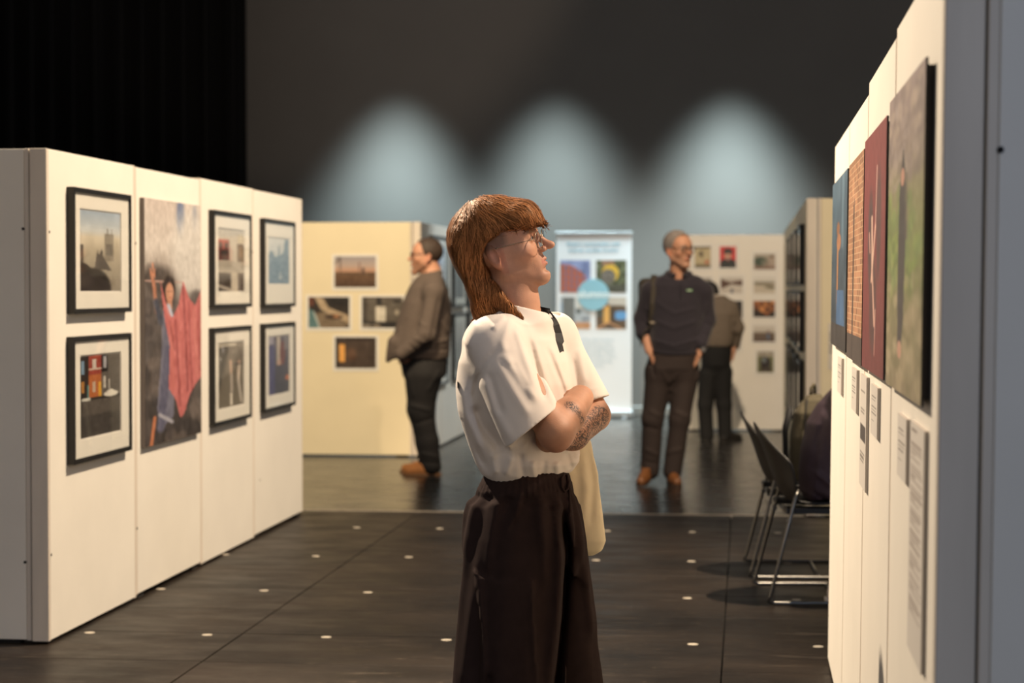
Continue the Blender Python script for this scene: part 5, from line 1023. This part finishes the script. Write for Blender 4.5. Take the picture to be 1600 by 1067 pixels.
    strap_fn(pts, .024, 'shoulder_strap', mo, bp.root, [(0, .5, .8), (0, .2, 1), (0, -.3, 1)] + [(0, -1, .3)] * 2 + [(0, -1, 0)] * 5 + [(-1, -.3, 0), (-1, 0, 0)][:1])
    MB().box((-.022, -.006, -.008), (.022, .006, .008), .003).build('strap_buckle', mat('buckle_pale', (150, 140, 124), .4), bp.root).location = tuple(P(1020, 504, surf_v(fig, J, 1020, 504) - .014))
    MB().tube([P(1019, 508, surf_v(fig, J, 1019, 508) - .01), P(1008, 516, -.09), P(1003, 530, -.10), P(1001, 541, -.10)], .006, 6).build('strap_tail', mo, bp.root)
def man_jacket():
    fig = Fig(664, 15.66, 'stout man in profile with stubble, taupe jacket, black trousers and tan shoes'); P = fig.P; G = lambda x, v: G_(fig, x, v)
    J = Vol(P(590, 585, 0) - A3([0, .42, 0]), P(722, 405, 0) + A3([0, .42, 0]), .0075); yw = math.pi
    def k(y, l, r, a, v=0.): p, q = P(l, y, v), P(r, y, v); return (p[2], (p[0] + q[0]) / 2, v, a, (q[0] - p[0]) / 2)
    J.add(loft([k(*t) for t in [(428, 656, 688, .085), (436, 648, 694, .15), (450, 639, 700, .19), (470, 630, 704, .205), (500, 621, 705, .215), (530, 613, 704, .22), (550, 607, 703, .215), (560, 608, 702, .20)]], yw, 2.3))
    J.add(rc(P(616, 535, -.10), P(606, 563, -.08), .05, .018), .04)
    for s in (-1, 1):
        J.add(rc(P(678, 440, s * .10), P(678, 456, s * .20), .065, .072), .05); J.add(rc(P(678, 456, s * .21), P(666, 522, s * .265), .074, .068), .04); J.add(rc(P(666, 522, s * .265), P(628, 553, s * .24), .066, .052), .03)
    J.add(rc(P(682, 428, -.06), P(658, 432, -.06), .02, .018), .02).add(rc(P(682, 428, .06), P(658, 432, .06), .02, .018), .02).add(rc(P(687, 426, -.05), P(687, 426, .05), .022, .022), .02)
    ff = fold_fn(fig, [([(666, 460), (650, 520)], -.010, .012), ([(688, 462), (676, 530)], -.010, .012), ([(690, 500), (702, 520)], .008, .014), ([(680, 535), (702, 530)], .008, .012), ([(668, 545), (702, 545)], -.006, .010), ([(650, 470), (634, 500)], .006, .014), ([(655, 500), (672, 510)], .007, .012), ([(648, 525), (668, 535)], .008, .012), ([(640, 535), (656, 550)], -.007, .010), ([(626, 510), (620, 545)], .006, .012)])
    J.disp(lambda x, y, z: ff(x, y, z) * (y < 0) + .004 * n3(x, y, z, 26, 7)); vobj('jacket', J, mat('taupe_jacket_cotton', (88, 76, 68), .85, .08, 40, .25, 600), fig.root)
    B = Vol(P(605, 740, 0) - A3([0, .32, 0]), P(715, 545, 0) + A3([0, .32, 0]), .0075)
    B.add(loft([k(*t) for t in [(550, 622, 700, .18), (566, 625, 700, .185), (585, 629, 698, .18)]], yw, 2.3))
    for s, dx in ((-1, 0), (1, -3)):
        B.add(rc(P(662 + dx, 588, s * .095), P(659 + dx, 640, s * .10), .140 if s < 0 else .13, .092), .05).add(rc(P(659 + dx, 640, s * .10), P(669 + dx, 690, s * .10), .092, .080), .04).add(rc(P(669 + dx, 690, s * .10), P(674 + dx, 728, s * .10), .080, .076), .03)
    fb = fold_fn(fig, [([(640, 630), (676, 640)], .009, .014), ([(650, 660), (680, 650)], -.007, .012), ([(655, 705), (688, 712)], .008, .012), ([(656, 718), (690, 722)], -.007, .010), ([(690, 575), (670, 610)], .008, .014), ([(640, 580), (648, 620)], .006, .014)])
    B.disp(lambda x, y, z: fb(x, y, z) + .004 * n3(x, y, z, 28, 1)); vobj('trousers', B, mat('black_denim', (20, 17, 17), .85, .1, 40, .2, 700), fig.root)
    tn = mat('tan_suede', (150, 96, 48), .8, .1, 40); so = mat('tan_sole', (120, 84, 52), .7)
    shoe(fig, G(689, -.10), G(628, -.12), tn, so); shoe(fig, G(683, .11), G(624, .12), tn, so)
    def arms(V):
        for s in (-1, 1): V.add(rc(P(640, 545, s * .25), P(630, 556, s * .215), .032, .028)); hand(V, P(630, 556, s * .21), (.55, -s * .8, -.45), (.3, -s, 0), .5, s)
    V = Vol(P(590, 605, 0) - A3([0, .36, 0]), P(710, 365, 0) + A3([0, .36, 0]), .0046)
    paint, R_, O = head(fig, V, P(667, 404, .0), math.radians(184), math.radians(0), 0, 1.08, [(P(674, 446, 0), .085), (P(674, 428, .0), .076), (P(669, 405, 0), .06)], stub=.6, beard=(.17, .085, .05), nose=1.1, jaw=1.12, wide=1.08, base=(.50, .25, .155))
    arms(V)
    for s in (-1, 1): V.add(rc(P(674, 452), P(678, 458, s * .2), .07, .05), .02).add(rc(P(678, 458, s * .2), P(666, 520, s * .26), .05, .04), .02).add(rc(P(666, 520, s * .26), P(640, 545, s * .25), .04, .032), .02)
    body_obj(fig, V, paint, skin_mat('skin_plain'))
    cap_hair(fig, R_, O, 1.08, mat('dark_brown_hair', (58, 44, 35), .7, .35, 140), EDGE2, .007, wide=1.05, amp=.002)
    glasses(fig, R_, O, 1.08, .024, .018, .0025, MATS['dark_glasses_frame'] if 'dark_glasses_frame' in MATS else None, rect=.5)
def man_behind():
    fig = Fig(1120, 19.0, 'person seen from behind in grey-brown jacket, black cap and trousers, bending to the small prints'); P = fig.P; G = lambda x, v: G_(fig, x, v)
    def k(y, l, r, d, v=0.): p, q = P(l, y, v), P(r, y, v); return (p[2], (p[0] + q[0]) / 2, v, (q[0] - p[0]) / 2, d)
    J = Vol(P(1070, 565, 0) - A3([0, .26, 0]), P(1175, 445, 0) + A3([0, .36, 0]), .009); yw = math.pi / 2
    J.add(loft([k(462, 1102, 1134, .07, .03), k(472, 1093, 1144, .10, .02), k(490, 1090, 1148, .13), k(515, 1090, 1147, .14), k(534, 1092, 1145, .14), k(541, 1095, 1143, .13)], yw, 2.4))
    J.add(rc(P(1143, 480), P(1153, 512, .02), .062, .056), .04).add(rc(P(1153, 512, .02), P(1149, 538, .08), .056, .045), .03).add(rc(P(1097, 480), P(1088, 512, .02), .062, .056), .04).add(rc(P(1088, 512, .02), P(1094, 534, .12), .056, .045), .03)
    ff = fold_fn(fig, [([(1145, 500), (1156, 505)], .008, .012), ([(1142, 515), (1156, 522)], .008, .012), ([(1140, 492), (1142, 525)], -.009, .011), ([(1100, 535), (1140, 532)], -.005, .010)])
    J.disp(lambda x, y, z: ff(x, y, z) + .004 * n3(x, y, z, 24, 3)); vobj('jacket', J, mat('grey_brown_wool', (104, 92, 80), .9, .1, 60, .2, 400), fig.root)
    V = Vol(P(1095, 475, 0) - A3([0, .1, 0]), P(1140, 445, 0) + A3([0, .25, 0]), .006); c = P(1117, 463, .06)
    for i in range(10): a, b = .6283 * i, .6283 * (i + 1); V.add(rc(c + A3([.072 * math.cos(a), .06 * math.sin(a), 0]), c + A3([.072 * math.cos(b), .06 * math.sin(b), 0]), .016, .016), .008)
    vobj('collar', V, mat('pale_collar', (190, 180, 165), .8), fig.root)
    B = Vol(P(1075, 690, 0) - A3([0, .24, 0]), P(1160, 530, 0) + A3([0, .24, 0]), .009)
    B.add(loft([k(534, 1098, 1140, .12), k(552, 1095, 1143, .125), k(570, 1096, 1141, .12), k(586, 1102, 1136, .07)], yw, 2.4))
    B.add(rc(P(1107, 585), P(1102, 632), .092, .070), .03).add(rc(P(1102, 632), P(1104, 681), .070, .064), .03).add(rc(P(1130, 582), P(1131, 632), .090, .070), .03).add(rc(P(1131, 632), P(1133, 681), .070, .064), .03)
    B.disp(lambda x, y, z: .005 * n3(x, y, z, 26, 8)); vobj('trousers', B, mat('black_twill', (11, 10, 10), .85, .1, 40), fig.root)
    bk = mat('black_shoe', (26, 22, 20), .5); sl = mat('dark_sole', (30, 26, 22), .7); shoe(fig, G(1104, -.06), G(1102, .22), bk, sl); shoe(fig, G(1126, -.05), G(1160, .10), bk, sl)
    def arms(V): V.add(rc(P(1150, 532, .06), P(1145, 550, .08), .03, .027)); hand(V, P(1146, 546, .08), (-.15, .1, -1), (-1, 0, 0), .5, 1); V.add(rc(P(1094, 530, .1), P(1098, 546, .16), .03, .027)); hand(V, P(1097, 545, .15), (.2, .3, -1), (1, 0, 0), .5, -1)
    V = Vol(P(1075, 600, 0) - A3([0, .1, 0]), P(1170, 440, 0) + A3([0, .4, 0]), .006)
    paint, R_, O = head(fig, V, P(1109, 465, .17), math.radians(95), math.radians(-45), 0, 1.02, [(P(1117, 478, .04), .06), (P(1113, 470, .1), .055), (P(1110, 466, .15), .05)])
    arms(V)
    for q in ((1143, 1152), (1098, 1090)): V.add(rc(P(1118, 484, .02), P(q[0], 484), .06, .045), .02).add(rc(P(q[0], 484), P(q[1], 514, .02), .045, .038), .02).add(rc(P(q[1], 514, .02), P(1150 if q[0] > 1120 else 1094, 532, .06 if q[0] > 1120 else .1), .036, .03), .02)
    body_obj(fig, V, paint, skin_mat('skin_plain'))
    cap_hair(fig, R_, O, 1.02, mat('black_knit_cap', (16, 15, 15), .9), ([-.12, .0, .06, .12], [-.05, .0, .05, .05]), .014, name='cap')
def seated():
    fig = Fig(1309, 9.42, 'seated person in dark purple jacket, mostly hidden behind the white panel'); P = fig.P
    def k(y, l, r, a, v=0.): p, q = P(l, y, v), P(r, y, v); return (p[2], (p[0] + q[0]) / 2, v, a, (q[0] - p[0]) / 2)
    J = Vol(P(1235, 830, 0) - A3([0, .42, 0]), P(1480, 560, 0) + A3([0, .42, 0]), .008)
    J.add(loft([k(776, 1258, 1345, .225), k(766, 1251, 1350, .235), k(740, 1250, 1350, .23), k(700, 1252, 1352, .225), k(660, 1261, 1360, .22), k(630, 1279, 1368, .20), k(610, 1298, 1366, .15), k(600, 1312, 1360, .10)], 0., 2.3))
    for s in (-1, 1): J.add(rc(P(1322, 622, s * .12), P(1330, 640, s * .2), .07, .08), .05).add(rc(P(1330, 640, s * .2), P(1345, 735, s * .26), .085, .075), .04).add(rc(P(1345, 735, s * .26), P(1430, 735, s * .16), .07, .05), .03)
    ff = fold_fn(fig, [([(1290, 620), (1270, 680), (1262, 740)], -.010, .012), ([(1280, 640), (1296, 720)], .010, .014), ([(1262, 730), (1298, 760)], .010, .012), ([(1256, 760), (1298, 785)], -.008, .010), ([(1270, 700), (1260, 790)], .008, .012)])
    J.disp(lambda x, y, z: ff(x, y, z) + .006 * n3(x, y, z, 22, 5)); vobj('jacket', J, mat('dark_purple_shell', (68, 52, 60), .65, .1, 30, .2, 300), fig.root)
    B = Vol(P(1250, 945, 0) - A3([0, .34, 0]), P(1500, 740, 0) + A3([0, .34, 0]), .009)
    B.add(ell(P(1300, 746, 0), (.13, .17, .085)))
    for s in (-1, 1): B.add(rc(P(1300, 744, s * .10), P(1462, 750, s * .13), .085, .070), .04).add(rc(P(1462, 750, s * .13), P(1312, 926, s * .14), .066, .052), .03)
    B.disp(lambda x, y, z: .004 * n3(x, y, z, 28, 2)); vobj('jeans', B, mat('blue_denim', (44, 56, 84), .8, .1, 60), fig.root)
    sh = mat('white_sneaker', (206, 196, 184), .6); sl = mat('white_rubber', (214, 206, 196), .6)
    for s in (-1, 1): h_ = G_(fig, 1291 if s < 0 else 1296, s * .14); shoe(fig, h_, h_ + A3([.28, 0, 0]), sh, sl)
    def arms(V):
        for s in (-1, 1): V.add(rc(P(1415, 735, s * .18), P(1440, 734, s * .14), .032, .028)); hand(V, P(1440, 734, s * .14), (1, -s * .2, -.1), (0, 0, -1), .4, -s)
    V = Vol(P(1300, 770, 0) - A3([0, .34, 0]), P(1530, 490, 0) + A3([0, .34, 0]), .007)
    paint, R_, O = head(fig, V, P(1362, 555, 0), 0., math.radians(-12), 0, 1.03, [(P(1335, 625, 0), .07), (P(1352, 585, 0), .057), (P(1360, 560, 0), .05)])
    arms(V)
    for s in (-1, 1): V.add(rc(P(1335, 640), P(1333, 645, s * .19), .07, .05), .02).add(rc(P(1333, 645, s * .19), P(1348, 733, s * .25), .05, .04), .02).add(rc(P(1348, 733, s * .25), P(1420, 735, s * .175), .04, .03), .02)
    body_obj(fig, V, paint, skin_mat('skin_plain')); cap_hair(fig, R_, O, 1.03, mat('brown_hair', (60, 42, 30), .6, .3, 120), EDGE, .012)
def backpack():
    r = empty('backpack', (.32, 10.33, .452), 0, 'olive and black backpack with top loop sitting on the empty chair', 'backpack'); ol = mat('olive_canvas', (92, 84, 64), .85, .1, 40, .2, 500); bk = mat('black_nylon', (18, 17, 17), .7)
    V = Vol((-.2, -.26, -.02), (.2, .26, .48), .007); V.add(loft([(0.0, 0, 0, .15, .085), (.06, 0, 0, .165, .10), (.22, 0, 0, .165, .10), (.34, .005, 0, .15, .085), (.40, .015, 0, .11, .055), (.425, .02, 0, .06, .03)], 0., 3.0)); V.disp(lambda x, y, z: .005 * n3(x, y, z, 30, 4) - .006 * np.exp(-((x + .035) / .006) ** 2)); vobj('pack_body', V, ol, r)
    V = Vol((-.05, -.24, -.0), (.16, .24, .4), .007); V.add(rbox((.045, 0, .18), (.035, .165, .12), .02)); V.disp(lambda x, y, z: .004 * n3(x, y, z, 30, 6)); vobj('side_pocket', V, bk, r)
    MB().tube([(.0, -.03, .41), (.0, -.03, .455), (.015, 0, .475), (.02, .03, .455), (.02, .03, .41)], .008, 7).build('carry_loop', ol, r, True)
    MB().tube([(-.10, -.1, .36), (-.125, -.11, .25), (-.12, -.1, .1), (-.09, -.1, .05)], .013, 7).build('shoulder_strap', bk, r, True); MB().tube([(-.10, .1, .36), (-.125, .11, .25), (-.12, .1, .1), (-.09, .1, .05)], .013, 7).build('shoulder_strap', bk, r, True)
    MB().tube([(-.035, -.168, .05), (-.035, -.17, .2), (-.03, -.158, .33), (-.02, -.1, .405), (-.01, .1, .405), (-.03, .158, .33), (-.035, .17, .2)], .0035, 5).build('zip', bk, r, True)
man_jumper(); man_jacket(); man_behind(); seated(); backpack()

# the right-hand row leans very slightly outwards
Rl = Matrix.Translation((XR, 0, .95)) @ Matrix.Rotation(math.radians(.6), 4, 'Y') @ Matrix.Translation((-XR, 0, -.95))
for o in right_wall:
    o.matrix_world = Rl @ Matrix.LocRotScale(o.location, o.rotation_euler, None)
